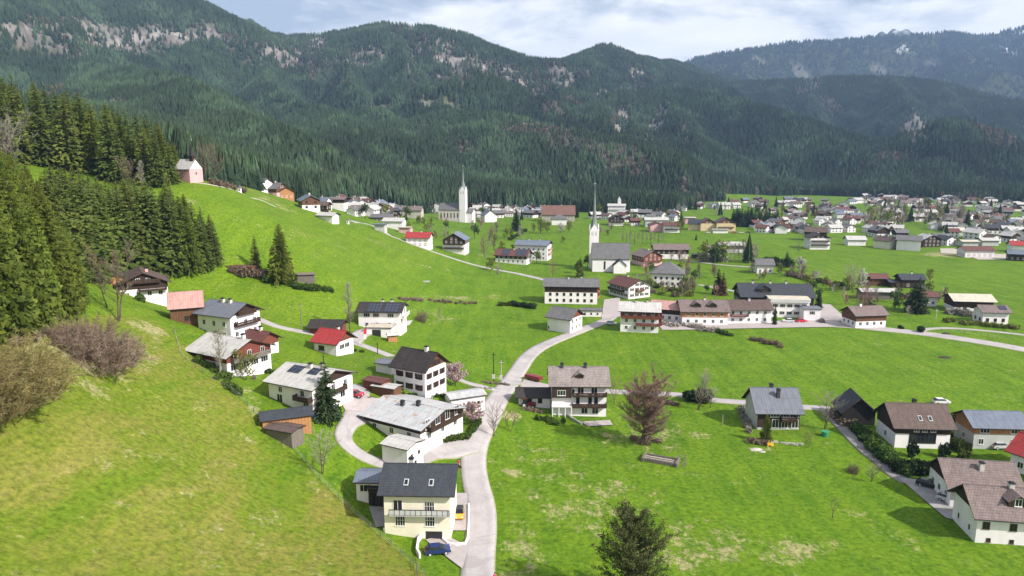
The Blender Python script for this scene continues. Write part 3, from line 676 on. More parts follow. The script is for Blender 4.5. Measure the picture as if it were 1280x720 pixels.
def house(label, rx, ry, L, W, He, pitch, yaw, roof, low='plaster_white', up=None, hs=None, gb=None, win=None, wk='w', balc=(), chim=((.2, 0, 'chimney_plaster'),), solar=(), sky=(), dorm=(), shut=None,
          ov=.95, og=.95, name='house', cat='house', at=None, group=None, doors=(), hip=False, parapet=False, lit=True, fnd=3.0, det=True, trim='timber_dark', storeys=(1.0, 3.75, 6.5, 9.2)):
    tp = tan(R(pitch)); T = He + tp * W / 2 + .24
    x, y, z = at if at else G(rx, ry, T)
    root = empty(name, label, cat, (x, y, z), R(yaw), group); BUILT.append((x, y, max(L, W) * .62, T))
    hs = hs if hs is not None else (He if not up else He * .5)
    # walls
    wb = MB(); top = He if not up else hs
    if up: wb.box(-L/2, L/2, -W/2, W/2, -fnd, hs)
    elif hip: wb.box(-L/2, L/2, -W/2, W/2, -fnd, He)
    else: wb.prism([(-W/2, -fnd), (W/2, -fnd), (W/2, He), (0, He + tp * W/2 - .03), (-W/2, He)], -L/2, L/2)
    wb.obj('wall', low, root)
    if up:
        u = MB(); e = .06; z0 = hs; u.prism([(-W/2 - e, z0), (W/2 + e, z0), (W/2 + e, He - .02), (0, He + tp * W/2 - .03), (-W/2 - e, He - .02)], -L/2 - e, L/2 + e); u.obj('timber_storey', up, root)
    if gb and not up:
        e = .07; zz = He - .15
        for s in (-1, 1):
            g = MB(); x0, x1 = sorted((s * (L/2 - .02), s * (L/2 + e))); g.prism([(-W/2 - .03, zz), (W/2 + .03, zz), (W/2 + .03, zz + .08), (0, He + tp * W/2 - .05), (-W/2 - .03, zz + .08)], x0, x1); g.obj('gable_boarding', gb, root)
    # roof
    t = .2; w = W/2 + ov; X = L/2 + og; ze = He - ov * tp; za = He + tp * W/2
    rb = MB()
    if hip:
        k = min(L, W) / 2 + ov; rx0 = max(0, L/2 - W/2) ; v = [(-X, -w, ze), (X, -w, ze), (X, w, ze), (-X, w, ze), (-X, -w, ze + t), (X, -w, ze + t), (X, w, ze + t), (-X, w, ze + t), (-rx0, 0, za + t), (rx0, 0, za + t)]
        rb.add(v, [(0, 3, 2, 1), (0, 1, 5, 4), (1, 2, 6, 5), (2, 3, 7, 6), (3, 0, 4, 7)], 1); rb.add(v, [(4, 5, 9, 8), (5, 6, 9), (6, 7, 8, 9), (7, 4, 8)], 0)
    else:
        for s in (-1, 1):
            v = []
            for xx in (-X, X): v += [(xx, 0, za), (xx, s * w, ze), (xx, s * w, ze + t), (xx, 0, za + t)]
            fs = [(3, 7, 6, 2)] if s > 0 else [(3, 2, 6, 7)]
            rb.add(v, fs, 0); rb.add(v, [(0, 1, 5, 4), (1, 2, 6, 5), (0, 3, 2, 1), (4, 5, 6, 7)], 1)
        rb.box(-X, X, -.12, .12, za + t - .05, za + t + .04, 0)
        for s in (-1, 1): rb.tube((-X, s * (w + .07), ze + t - .02), (X, s * (w + .07), ze + t - .02), .07, .07, 6, 2)
    ro = rb.obj('roof', [roof, trim, 'metal_dark'], root)
    def rz(yy): return za + t - abs(yy) * tp
    for c in chim:
        cx_, cy_ = c[0] * L / 2, c[1] * W / 2; m_ = c[2] if len(c) > 2 else 'chimney_plaster'; zc = max(rz(cy_), za - .6) + .95
        cb = MB(); cb.box(cx_ - .38, cx_ + .38, cy_ - .38, cy_ + .38, rz(cy_) - .6, zc, 0); cb.box(cx_ - .5, cx_ + .5, cy_ - .5, cy_ + .5, zc, zc + .12, 1); cb.box(cx_ - .3, cx_ + .3, cy_ - .3, cy_ + .3, zc + .12, zc + .3, 1)
        cb.obj('chimney', [m_, 'metal_dark'], ro)
    def onroof(x0, x1, y0, y1, h, name, mats, parent, edge=None):
        """flat box lying on the roof slope; x in -1..1 of L/2, y 0 (ridge) .. 1 (eave); negative y = front slope"""
        b_ = MB(); ya, yb = y0 * w, y1 * w; q = 1 / math.hypot(1, tp); nn = lambda yy: (-q * tp * (-1 if yy < 0 else 1) * -1)
        vs = []
        for hh in (.02, h):
            for xx, yy in ((x0, ya), (x1, ya), (x1, yb), (x0, yb)):
                s = -1 if (ya + yb) < 0 else 1
                vs.append((xx * L / 2, yy + s * tp * q * hh, rz(yy) + q * hh))
        b_.add(vs, [(0, 3, 2, 1), (4, 5, 6, 7), (0, 1, 5, 4), (1, 2, 6, 5), (2, 3, 7, 6), (3, 0, 4, 7)]); return b_.obj(name, mats, parent)
    for s_ in solar: onroof(s_[0], s_[1], s_[2], s_[3], .12, 'solar_panel', 'solar', ro)
    for s_ in sky:
        fr_ = onroof(s_[0], s_[0] + 1.6 / L, s_[1], s_[1] + .2 * (1 if s_[1] > 0 else -1), .14, 'skylight', 'metal_light', ro)
        onroof(s_[0] + .25 / L, s_[0] + 1.35 / L, s_[1] + .025 * (1 if s_[1] > 0 else -1), s_[1] + .175 * (1 if s_[1] > 0 else -1), .17, 'pane', 'window_glass', fr_)
    for d in dorm:   # (fx, width, height, wallmat, window kind)
        cx_ = d[0] * L / 2; dw = d[1]; dh = d[2]; yf = -W/2 * .72; zb = rz(yf) - .35; yb = -max(0.2, (za + t - (zb + .35 + dh)) / tp) if tp > 0 else 0
        yb = -(za + t - (zb + dh)) / tp
        b_ = MB(); b_.box(cx_ - dw/2, cx_ + dw/2, yf, min(yb + .8, -.05), zb, zb + dh); dd = b_.obj('dormer', d[3], root)
        r_ = MB(); rh = dw * .33
        for s in (-1, 1):
            v = []
            for yy in (yf - .45, min(yb + 1.8, -.1)): v += [(cx_, yy, zb + dh + rh), (cx_ + s * (dw/2 + .35), yy, zb + dh - .12), (cx_ + s * (dw/2 + .35), yy, zb + dh + .03), (cx_, yy, zb + dh + rh + .15)]
            r_.add(v, [(0, 1, 5, 4), (1, 2, 6, 5), (2, 3, 7, 6), (0, 3, 2, 1), (4, 5, 6, 7)])
        r_.add([(cx_ - dw/2, yf + .02, zb + dh), (cx_ + dw/2, yf + .02, zb + dh), (cx_, yf + .02, zb + dh + rh)], [(0, 1, 2)]); r_.obj('roof', roof, dd)
        fm, pm = WIN[d[4]]; wo = link('window', fm, dd, (cx_, yf - .01, zb + dh * .35)); link('pane', pm, wo)
    # facades
    def side_tf(s, x_, z_, off=0.0):
        e = .065 if (up and z_ > hs - .4) or (gb and z_ > He - .3) else .005
        if s == 'f': return (x_, -W/2 - e - off, z_), 0
        if s == 'b': return (-x_, W/2 + e + off, z_), pi
        if s == 'r': return (L/2 + e + off, x_, z_), pi / 2
        return (-L/2 - e - off, -x_, z_), -pi / 2
    yr = R(yaw); vd = Vector((-x, -y)).normalized(); nrm = {'f': (sin(yr), -cos(yr)), 'b': (-sin(yr), cos(yr)), 'r': (cos(yr), sin(yr)), 'l': (-cos(yr), -sin(yr))}
    seen = [s for s in 'frlb' if vd.dot(Vector(nrm[s])) > -.12]
    if win is None:
        win = {}
        for s in seen:
            ln = L if s in 'fb' else W; nn_ = max(2, round(ln / 3.4)); rows = []
            for zz in storeys:
                if zz + 1.5 < He: rows.append((zz, nn_))
            if s in 'rl' and tp * W / 2 > 2.6 and not hip: rows.append((He + .1, 2 if W > 8 else 1, .42))
            win[s] = rows
    for s, rows in win.items():
        if s not in seen: continue
        ln = L if s in 'fb' else W
        for row in rows:
            zz = row[0]; spec = row[1]; kk = wk
            if isinstance(spec, int):
                sp_ = row[2] if len(row) > 2 and isinstance(row[2], float) else .82
                xs = [((i + .5) / spec - .5) * ln * sp_ * (1.12 if sp_ > .5 else 1) for i in range(spec)]
            else: xs = [q * ln / 2 for q in spec]
            if len(row) > 2 and isinstance(row[-1], str): kk = row[-1]
            for xx in xs:
                lc, rzz = side_tf(s, xx, zz); fm, pm = WIN[kk]; wo = link('window', fm, root, lc, rzz)
                if det: link('pane', pm, wo)
                if shut and det and kk in 'wbn':
                    for q in (-.85, .85): link('shutter', SHUT[shut], wo, (q, 0, 0))
    for s, z0, f0, f1, m_, dp in [(*q, 1.2)[:6] for q in balc]:
        if s not in seen: continue
        ln = L if s in 'fb' else W; a_, b2 = f0 * ln / 2, f1 * ln / 2
        bb = MB(); bb.box(a_, b2, -dp, 0, -.18, 0); bo = bb.obj('balcony', m_ if m_ != 'rail' else 'concrete', root); lc, rzz = side_tf(s, 0, z0); bo.location = lc; bo.rotation_euler = (0, 0, rzz)
        r_ = MB(); mm = m_ if m_ != 'rail' else 'metal_dark'
        if m_ == 'rail' or m_ == 'frame_white':
            for i in range(int((b2 - a_) / .9) + 2):
                xx = min(b2 - .03, a_ + .03 + i * .9); r_.box(xx - .04, xx + .04, -dp + .01, -dp + .08, 0, 1.0)
            r_.box(a_, b2, -dp - .01, -dp + .1, .98, 1.06)
            g_ = r_.obj('railing', mm, bo); p_ = MB(); p_.box(a_ + .05, b2 - .05, -dp + .035, -dp + .055, .12, .95); p_.obj('rail_panel', 'metal_light', bo)
        else:
            r_.box(a_, b2, -dp, -dp + .06, .02, .42); r_.box(a_, b2, -dp, -dp + .06, .5, .95); r_.box(a_, a_ + .06, -dp + .06, -.02, .02, .95); r_.box(b2 - .06, b2, -dp + .06, -.02, .02, .95)
            for i in range(int((b2 - a_) / 2.2) + 1): xx = min(b2 - .2, a_ + .05 + i * 2.2); r_.box(xx, xx + .12, -dp - .03, -dp, -.1, 1.0)
            r_.obj('railing', mm, bo)
    for s, f, z0, kind in doors:
        if s not in seen: continue
        ln = L if s in 'fb' else W; lc, rzz = side_tf(s, f * ln / 2, z0)
        link('door' if kind == 'd' else 'garage_door', DOOR if kind == 'd' else GARAGE, root, lc, rzz)
    return root

# ------------------------------------------------------------------ foreground settlement
B0 = ()
H1 = house('cream house with dark slate roof beside the lane at the bottom of the photo', 526, 579, 11.2, 9.6, 8.6, 29, -2, 'tiles_slate', 'plaster_cream', chim=((-.35, .35, 'metal_light'),), sky=((-.42, -.5), (.34, -.5)),
   win={'f': [(4.9, (-.58,), 'd'), (4.9, (.38,), 'g'), (2.3, (-.52, .38), 'g')], 'r': [(2.4, 2), (5.2, 2)]}, balc=[('f', 4.75, -.82, 1.0, 'rail', 1.1)], doors=[('f', .5, -.9, 'g')], gb='timber_dark')
SH = house('chalet with weathered shingle roof and two dark chimneys beside the lane junction', 723, 457.5, 13.6, 8.6, 8.4, 36, -1, 'shingle', 'plaster_white', chim=((-.62, -.05, 'chimney_dark'), (.25, -.05, 'chimney_dark')), dorm=((.02, 1.9, 1.2, 'timber_dark', 's'),),
   win={'f': [(6.0, (-.62,), 'W'), (5.9, (-.22,), 'n'), (5.9, (.05, .55), 'd'), (3.3, (-.05, .4, .62), 'a'), (.6, (.2, .6), 'd')], 'r': [(1.2, 1), (4, 1)]}, balc=[('f', 5.5, -.25, 1.0, 'timber_dark', 1.2), ('f', 2.7, -.25, 1.0, 'timber_dark', 1.4)], up=None, gb='timber_dark')
b_ = MB(); b_.box(-6.9, -2.0, -5.1, -4.33, 5.0, 7.7); bay = b_.obj('timber_bay', 'timber_dark', SH); wo = link('window', WIN['W'][0], bay, (-4.5, -5.11, 5.6)); link('pane', WIN['W'][1], wo)
b_ = MB()
for q in (-6.8, -5.2, -3.6, -2.1): b_.box(q, q + .22, -5.6, -5.4, -.5, 2.7)
b_.box(-6.9, -1.9, -5.7, -4.32, 2.7, 2.95); b_.obj('porch_frame', 'frame_white', SH)
house('low white garage wing with dark roof left of the shingle roofed chalet', 668, 484, 8.2, 5.4, 3.0, 24, -1, 'tiles_dark', 'plaster_white', chim=B0, win={'f': [(1.1, (-.3, .35), 'b')]}, name='garage', cat='garage')
house('white house with very dark roof and black-capped chimney beside a pink blossoming tree', 524.5, 436.5, 9.4, 8.6, 6.4, 36, -30, 'tiles_dark', 'plaster_white', chim=((.45, 0, 'plaster_white'),), gb='timber_brown', shut='d', wk='b')
house('large farmhouse with broad patched metal roof inside the loop of the drive', 517, 502.5, 16.0, 15.0, 3.6, 14, -32, 'sheet_rust', 'plaster_white', up='timber_dark', hs=2.4, chim=((-.2, -.25, 'chimney_dark'), (.25, -.1, 'chimney_dark')),
   balc=[('r', 2.5, -.75, .75, 'timber_dark', 1.3)], win={'r': [(.5, 3, 'w'), (2.8, 4, 'd')], 'f': [(.9, 3)]}, name='farmhouse', cat='farmhouse')
house('small pale outbuilding with flat grey roof below the patched farmhouse roof', 503, 548, 6.2, 5.4, 4.6, 12, -28, 'sheet_light', 'plaster_white', chim=B0, win={'r': [(2.4, 2, 's'), (.6, 1, 's')]}, name='outbuilding', cat='outbuilding', ov=.4, og=.4)
house('long low white shed with rust streaked roof between two blossoming trees', 581, 489, 8.6, 4.8, 3.0, 11, 24, 'sheet_rust', 'plaster_white', chim=B0, win={'l': [(.9, (0,), 'n')], 'f': [(1.0, 3, 's')]}, name='shed', cat='shed', ov=.5, og=.5)
house('white chalet with broad pale roof and solar panels behind the dark spruce', 388, 457, 12.6, 13.0, 5.2, 19, -27, 'sheet_light', 'plaster_white', gb='timber_dark', chim=((.1, -.1), (.5, .05)), solar=((-.65, -.12, -.08, -.42), (.2, .62, -.06, -.36)),
   balc=[('r', 2.6, -.8, .5, 'timber_dark', 1.3), ('f', 2.5, .3, 1.0, 'timber_dark', 1.4)], win={'f': [(3.0, (-.45, .55), 'w'), (.4, (-.5, .7), 'd')], 'r': [(3.0, 3, 'w'), (.5, 2, 'd')]})
house('weathered chalet with pale grey roof and dark red balcony behind a mossy tree', 286, 419.5, 13.5, 12.5, 4.6, 22, -30, 'sheet_light', 'plaster_white', up='timber_red', hs=3.0, chim=((.75, 0, 'plaster_white'),), balc=[('r', 3.1, -.85, .85, 'timber_grey', 1.3)],
   win={'f': [(.9, 3, 'w')], 'r': [(.9, 4, 'W'), (3.5, 3, 'w')]})
house('tall white house with blue-grey roof and two chimneys on the left slope', 285, 376, 11.5, 10.2, 6.8, 25, -25, 'sheet_grey', 'plaster_white', gb='timber_dark', chim=((-.2, -.12), (.25, -.12)), balc=[('r', 3.9, -.8, .8, 'timber_dark', 1.2), ('r', 6.6, -.6, .6, 'timber_dark', 1.0)])
house('small cottage with dark brown roof and red gable behind the pale grey roof', 322, 412, 7.5, 6.5, 3.0, 30, -28, 'tiles_maroon', 'plaster_white', up='timber_red', hs=1.6, chim=((.3, 0),), name='cottage', cat='cottage')
house('brown barn with pink metal roof on the left slope', 231, 364, 7.6, 8.4, 4.6, 38, 24, 'sheet_pink', 'timber_brown', chim=B0, win={'f': [(1, 1, 'b')]}, name='barn', cat='barn', ov=.6, og=.6)
house('chalet with faded brown roof standing highest under the spruce wood', 175, 336.5, 13.5, 12.5, 4.8, 25, -58, 'tiles_brown', 'plaster_white', up='timber_dark', hs=3.2, chim=((.1, .25, 'plaster_pink'),), balc=[('r', 2.7, -.2, .95, 'timber_dark', 1.3), ('r', 5.0, -.7, .7, 'timber_dark', 1.0)])
house('small lean-to with grey roof beside the highest chalet', 141, 340, 7, 4, 2.6, 14, -58, 'tiles_slate', 'timber_orange', chim=B0, win={}, name='lean_to', cat='shed')
house('white house with bright red roof left of the driveway', 416.5, 411, 7.6, 7.6, 3.9, 33, -24, 'tiles_red', 'plaster_white', chim=((.35, .1),), gb='timber_red', win={'f': [(1.2, (-.35,), 'B')], 'r': [(1.5, (-.35, .25), 'W')]}, )
house('dark red barn with black roof behind the red roofed house', 410, 399, 9.0, 6.5, 3.2, 24, -4, 'tiles_dark', 'timber_red', chim=B0, win={}, name='barn', cat='barn')
house('white house with black solar roof panels above the terrace on the meadow edge', 478, 377.5, 13.8, 9.5, 7.0, 22, -4, 'tiles_dark', 'plaster_white', up=None, solar=((-.62, .1, -.15, -.95), (.22, .95, -.12, -.95)), chim=((.0, .1), (.45, .1)), win={'f': [(5.0, (-.6, -.15, .55), 'W'), (1.9, (-.6, -.1, .5), 'w')], 'r': [(2.0, 2, 'd'), (4.8, 2, 'd')]}, balc=[('r', 4.6, -.9, .9, 'frame_white', 1.3)])
house('flat roofed garage with white terrace deck below the solar roofed house', 476, 406.5, 8.0, 5.0, 2.9, 2, -4, 'sheet_cream', 'plaster_white', chim=B0, win={}, doors=[('f', -.2, 0, 'g')], name='garage', cat='garage', ov=.3, og=.3)
house('tiny wooden hut below the white terrace deck', 490, 415.5, 2.8, 2.2, 2.0, 28, 20, 'sheet_light', 'timber_orange', chim=B0, win={}, name='hut', cat='hut', ov=.3, og=.3)
house('orange timber shed with dark roof beside the fence below the pale roofed chalet', 357, 510.5, 9.4, 5.0, 2.5, 20, 22, 'tiles_slate', 'timber_orange', chim=B0, win={}, name='shed', cat='shed', ov=.4, og=.5)
house('low dark brown shed with maroon roof against the wire fence', 355, 531, 6.4, 3.6, 2.3, 10, -22, 'tiles_brown', 'timber_grey', chim=B0, win={}, name='shed', cat='shed', ov=.35, og=.35)
house('open carport with brown roof beside the dark roofed white house', 471, 472.5, 5.6, 3.4, 2.2, 8, -28, 'tiles_maroon', 'timber_red', chim=B0, win={}, name='carport', cat='carport', ov=.3, og=.3)
house('small woodshed with pale sheet roof above the patched farmhouse', 483, 480, 6.2, 3.2, 2.2, 8, -24, 'sheet_light', 'timber_brown', chim=B0, win={}, name='shed', cat='shed', ov=.3, og=.3)
house('small white garage with grey roof behind the dark roofed white house', 485, 448.5, 4.6, 4.4, 2.7, 14, -24, 'sheet_grey', 'plaster_white', chim=B0, win={}, name='garage', cat='garage', ov=.4, og=.4)
house('grey roofed annexe with rounded pale bay left of the cream house', 468, 588, 5.6, 5.2, 4.2, 17, -2, 'sheet_blue', 'plaster_white', chim=B0, win={'f': [(2.3, (-.4,), 'W')], 'l': [(2.3, 1, 'w')]}, name='annexe', cat='annexe', ov=.5, og=.5)
house('dark timber porch roof between annexe and cream house', 474, 602, 3.4, 3.0, 3.6, 12, -2, 'tiles_dark', 'timber_dark', chim=B0, win={'f': [(.3, (-.4, .4), 'a')]}, name='porch', cat='porch', ov=.4, og=.3)
# ------------------------------------------------------------------ middle row by the church
house('white barn-like house with grey-brown roof at the bend of the lane', 706.5, 384, 9.6, 9.6, 5.6, 30, -33, 'tiles_grey', 'plaster_white', gb='timber_red', chim=B0, win={'r': [(1.0, 3, 'w'), (3.6, 3, 'w')], 'f': [(.6, (-.9,), 'n')]})
house('chalet with pale grey roof and dark red timber storeys where the lane meets the yard', 800, 377, 14.0, 9.5, 8.2, 26, -10, 'sheet_light', 'plaster_white', up='timber_red', hs=5.6, chim=((-.2, -.1), (.4, -.05)), balc=[('f', 5.5, -.95, 1, 'timber_red', 1.2), ('f', 2.8, -.2, 1, 'timber_red', 1.2), ('r', 5.5, -.95, .9, 'timber_red', 1.2), ('r', 2.8, -.95, .9, 'timber_red', 1.2)])
house('long white and brown lodging house with grey-brown roof left of the church', 714, 347.5, 23.5, 10, 8.2, 27, -5, 'tiles_grey', 'plaster_white', up='timber_dark', hs=5.3, chim=((-.1, -.1), (.4, .1)), balc=[('r', 5.5, -.9, .9, 'timber_orange', 1.2), ('r', 2.8, -.9, .9, 'timber_orange', 1.2)], wk='b')
house('low white garage row in front of the long lodging house', 739, 385, 8.5, 5, 2.6, 8, -5, 'tiles_grey', 'plaster_white', chim=B0, win={'f': [(1, 3, 's')]}, name='garage', cat='garage', ov=.4, og=.4)
house('white gabled house with maroon roof in front of the church', 787, 346.5, 15.5, 12.5, 5.8, 24, -62, 'tiles_maroon', 'plaster_white', chim=((-.3, .1),), balc=[('r', 3.4, -.35, .35, 'timber_brown', 1.1), ('f', 3.0, -.9, .6, 'timber_dark', 1.4)], shut='d')
house('long low maroon farmhouse with two solar arrays above the valley road', 642, 311, 20, 12, 5.4, 27, -17, 'tiles_maroon', 'plaster_white', up='timber_dark', hs=3.2, chim=((.05, -.15),), solar=((-.62, -.15, -.05, -.9), (.28, .95, -.05, -.9)), name='farmhouse', cat='farmhouse')
house('tall white apartment house with blue-grey roof behind the solar farmhouse', 667, 300, 21, 13, 9.8, 20, -15, 'sheet_blue', 'plaster_white', gb='timber_dark', chim=((-.3, 0), (.4, 0)), balc=[('r', 3.6, -.6, .6, 'sheet_pink', 1.3), ('r', 6.4, -.6, .6, 'sheet_pink', 1.3)], name='apartment_house')
house('white square villa with grey hipped roof behind the church', 835, 327, 15.5, 13.5, 7.2, 34, -14, 'tiles_grey', 'plaster_white', hip=True, chim=B0, wk='b', name='villa', cat='villa', dorm=())
house('small brown-gabled house with pale pink roof in the village row', 836, 375.5, 12, 10, 5.2, 24, -22, 'sheet_pink', 'plaster_white', up='timber_dark', hs=3.0, chim=B0, name='cottage', cat='cottage')
house('farmhouse with mauve roof, two dormers and a barn-like orange gable', 878, 374.5, 17.5, 12, 5.8, 27, -3, 'tiles_mauve', 'plaster_white', up='timber_orange', hs=3.2, chim=((.1, 0),), dorm=((-.35, 3.4, 1.3, 'timber_dark', 'B'), (.35, 3.4, 1.3, 'timber_dark', 'B')), name='farmhouse', cat='farmhouse')
house('long white house with brown roof and flower balcony left of the dark hotel', 926, 374.5, 21, 11, 5.8, 25, 2, 'tiles_brown', 'plaster_white', chim=((.3, -.1),), balc=[('f', 3.2, -.55, .1, 'tiles_maroon', 1.4)])
house('large dark timber inn with wide slate roof above the village road', 967, 354, 29, 16, 7.4, 27, -6, 'tiles_slate', 'plaster_white', up='timber_black', hs=3.4, chim=((-.1, 0), (.35, 0), (-.6, 0)), dorm=((-.35, 5.5, 1.6, 'timber_black', 'B'),), name='inn', cat='inn')
house('white three storey annexe with pale balconies on the right of the dark inn', 984, 370, 15.5, 9, 7.4, 6, -6, 'sheet_cream', 'plaster_white', chim=B0, win={'f': [(1.2, 5, 'W'), (4.2, 5, 'W')], 'r': [(4.2, 2, 'W')]}, balc=[('f', 6.7, -1, 1, 'frame_white', 1.2)], name='annexe', cat='annexe', ov=.5, og=.5)
house('white annexe terrace wing at the right end of the inn', 1013, 383, 6.5, 6, 4.8, 5, -6, 'sheet_grey', 'plaster_white', chim=B0, win={'f': [(2.6, (0,), 'W')]}, name='annexe', cat='annexe', ov=.4, og=.4)
house('brown timber farmhouse with ramp and arched white base beside the valley road', 1081, 382, 12.5, 9, 5.2, 27, 8, 'tiles_mauve', 'plaster_white', up='timber_brown', hs=2.6, chim=((-.3, 0, 'plaster_white'),), name='farmhouse', cat='farmhouse')
house('dark timber barn with wide cream roof on the right valley floor', 1212, 367, 15, 9.5, 4.8, 22, -8, 'sheet_cream', 'plaster_white', up='timber_dark', hs=1.8, chim=B0, win={'f': [(0.2, 2, 'd')]}, name='barn', cat='barn', ov=1.2, og=1.2)
house('white house with mauve roof and solar strip below the cream roofed barn', 1240, 381, 9.5, 7, 5.0, 27, -6, 'tiles_mauve', 'plaster_white', chim=B0, solar=((.35, .95, -.1, -.6),), wk='b')
house('small brown barn with maroon roof on the far green field', 1097, 341.5, 8, 6, 4.0, 30, -2, 'tiles_maroon', 'timber_brown', chim=B0, win={}, name='barn', cat='barn')
house('house with split white and black roof behind the tall conifer', 1138, 342, 11, 8, 4.6, 26, -4, 'tiles_slate', 'timber_dark', chim=((.1, 0),), win={'f': [(1, 2, 'w')]}, solar=())
house('low dark cowshed beside the split roofed house', 1119, 349, 7, 6, 2.8, 14, -4, 'tiles_slate', 'timber_dark', chim=B0, win={}, name='cowshed', cat='shed')
house('long grey roofed stable behind bare trees by the brown farmhouse', 1096, 360, 15, 7, 3.6, 14, -5, 'sheet_light', 'timber_grey', chim=B0, win={}, name='stable', cat='stable')
house('small white house with red roof right of the tall conifer', 1161, 364, 5.5, 5, 4.6, 30, -10, 'tiles_maroon', 'plaster_white', chim=B0, name='cottage', cat='cottage')
house('lone white cottage with grey roof in the open valley meadow', 955, 323, 9, 8, 5.2, 34, -5, 'tiles_grey', 'plaster_white', chim=B0, name='cottage', cat='cottage')
# ------------------------------------------------------------------ right foreground
RG = house('dark timber chalet with ribbed grey roof and pale left gable beside the cross lane', 967, 484, 9.8, 9.8, 4.8, 39, -2, 'sheet_grey', 'plaster_grey', up='timber_dark', hs=.6, chim=((-.1, .05, 'chimney_dark'), (.1, -.42, 'chimney_dark')), win={'f': [(3.2, (-.2, .28, .75), 'W'), (.5, (-.15, .3, .8), 'd')], 'l': [(3, 1)]}, balc=[('f', 2.6, .05, .8, 'timber_dark', 1.3)])
b_ = MB(); b_.prism([(-4.8, -1), (4.8, -1), (4.8, 4.75), (0, 8.6), (-4.8, 4.75)], -5.06, -4.97); b_.obj('gable_render', 'plaster_grey', RG)
house('black timber barn with steep dark gable between hedge and brown roofed chalet', 1070, 491, 6.5, 7.6, 3.4, 42, -98, 'tiles_slate', 'timber_black', chim=B0, win={}, name='barn', cat='barn', ov=.6)
house('brown roofed chalet with three small upper windows above a white ground floor', 1144, 503.5, 11.8, 9.4, 5.4, 36, -4, 'tiles_brown', 'plaster_white', up='timber_dark', hs=3.4, chim=((0, .1, 'chimney_dark'),), sky=((-.12, -.5), (.25, -.5)), win={'f': [(3.9, (-.25, .05, .36), 'w'), (1.3, (-.42, -.3, -.15, .0, .15, .3, .42), 'a')], 'l': [(1, 1)]})
house('grey and orange timber house covered by a large ribbed blue-grey roof', 1240, 513, 11.0, 7.6, 5.4, 28, -4, 'sheet_blue', 'plaster_grey', up='timber_orange', hs=3.5, chim=B0, solar=(), win={'f': [(3.7, (-.6, .6), 'W'), (1, (-.7, .55), 'w')], 'l': [(1, 1)]})
house('rear wing with long mauve roof and parked car at its left gable', 1220, 574.5, 11.7, 9.4, 4.0, 36, -9, 'tiles_mauve', 'plaster_white', chim=((.05, -.35, 'chimney_plaster'),), sky=(), dorm=(), win={'l': [(1, 3, 'w')]}, gb='timber_dark', name='house_wing')
house('white house with mauve roof, pointed dormer and round-capped chimney at right edge', 1251, 607.5, 10.2, 8.6, 5.2, 36, -9, 'tiles_mauve', 'plaster_white', chim=((.3, -.05, 'chimney_plaster'),), dorm=((.28, 3.0, 1.5, 'timber_dark', 'w'),), win={'f': [(2.6, (-.72, .1, .7), 'b'), (.3, (-.6, .1), 's')], 'l': [(1, 2, 'n')]}, gb='timber_dark')
house('house with bright red-orange roof and solar collectors cut by the right edge', 1314, 551, 10, 8, 4.4, 34, -62, 'tiles_red', 'plaster_white', chim=B0, solar=((-.4, .2, -.2, -.6),))
# ------------------------------------------------------------------ more houses of the middle distance
def AT(px, py, zc):
    x, y, z = W3(px, py, zc); return x, y, Hs(x, y)
def far(label, *a, **k):
    k.setdefault('det', False); k.setdefault('chim', ((.2, 0),)); return house(label, *a, **k)
far('white house with bright red roof on the slope in front of the village church', 524, 290, 14, 10.5, 5.6, 26, -6, 'tiles_red', storeys=(.8, 3.3), wk='b')
far('gabled chalet with grey-blue roof and stacked balconies below the village church', 570, 290, 15, 14, 8.4, 30, -97, 'sheet_blue', 'plaster_white', up='timber_dark', hs=5.6, balc=[('r', 5.6, -.9, .9, 'timber_dark'), ('r', 2.9, -.9, .9, 'timber_dark')])
far('pale house with wide light roof at the upper end of the hill road', 493, 272, 15, 11, 6.0, 20, -6, 'sheet_light', 'plaster_white', up=None)
far('blue-grey cube extension left of the light roofed hill house', 476, 279, 6, 6, 4.5, 6, -6, 'sheet_blue', 'plaster_grey', chim=())
far('small salmon pink cube house behind the red roofed hill house', 507, 283, 8.5, 7, 4.6, 5, -6, 'sheet_cream', 'plaster_pink', chim=())
far('long grey roofed barn at the top of the hill road', 478, 267, 17, 10, 3.6, 24, -3, 'tiles_grey', 'timber_grey', chim=(), name='barn', cat='barn')
far('brown gabled barn beside the long grey barn on the hill', 492, 262, 11, 10, 4.0, 32, -70, 'tiles_grey', 'timber_dark', chim=(), name='barn', cat='barn')
far('tall guesthouse with dark timber gable left of the village church', 533, 251, 20, 14, 9.0, 26, -84, 'tiles_brown', 'plaster_white', up='timber_dark', hs=2.6, name='guesthouse')
far('broad stone house with brown roof between guesthouse and hill barn', 516, 257.5, 18, 12, 8.0, 28, -5, 'tiles_mauve', 'stone')
far('pale grey house with mauve roof directly left of the village church', 545, 253, 13, 11, 8.2, 28, -80, 'tiles_mauve', 'plaster_grey')
far('white gabled house with blue-grey roof to the right of the village church', 611, 262, 15, 13, 7.2, 38, -72, 'sheet_blue', 'plaster_white', win={'r': [(2.6, (0,), 'W')], 'f': [(2.6, 3, 'w')]})
far('large old manor with steep rust-brown roof at the wood edge', 698, 256.5, 34, 18, 7.5, 44, -3, 'tiles_terracotta', 'stone', name='manor', cat='manor', wk='b')
far('white hip-roofed house in front of the rust-brown manor', 699, 268, 15, 12, 6.4, 30, -3, 'tiles_grey', 'plaster_white', hip=True, chim=())
far('white villa with small pointed turret behind the slender church spire', 771, 254.5, 20, 13, 10.5, 18, -10, 'sheet_light', 'plaster_white', name='villa', cat='villa', balc=[('f', 6.0, -.9, .9, 'frame_white')])
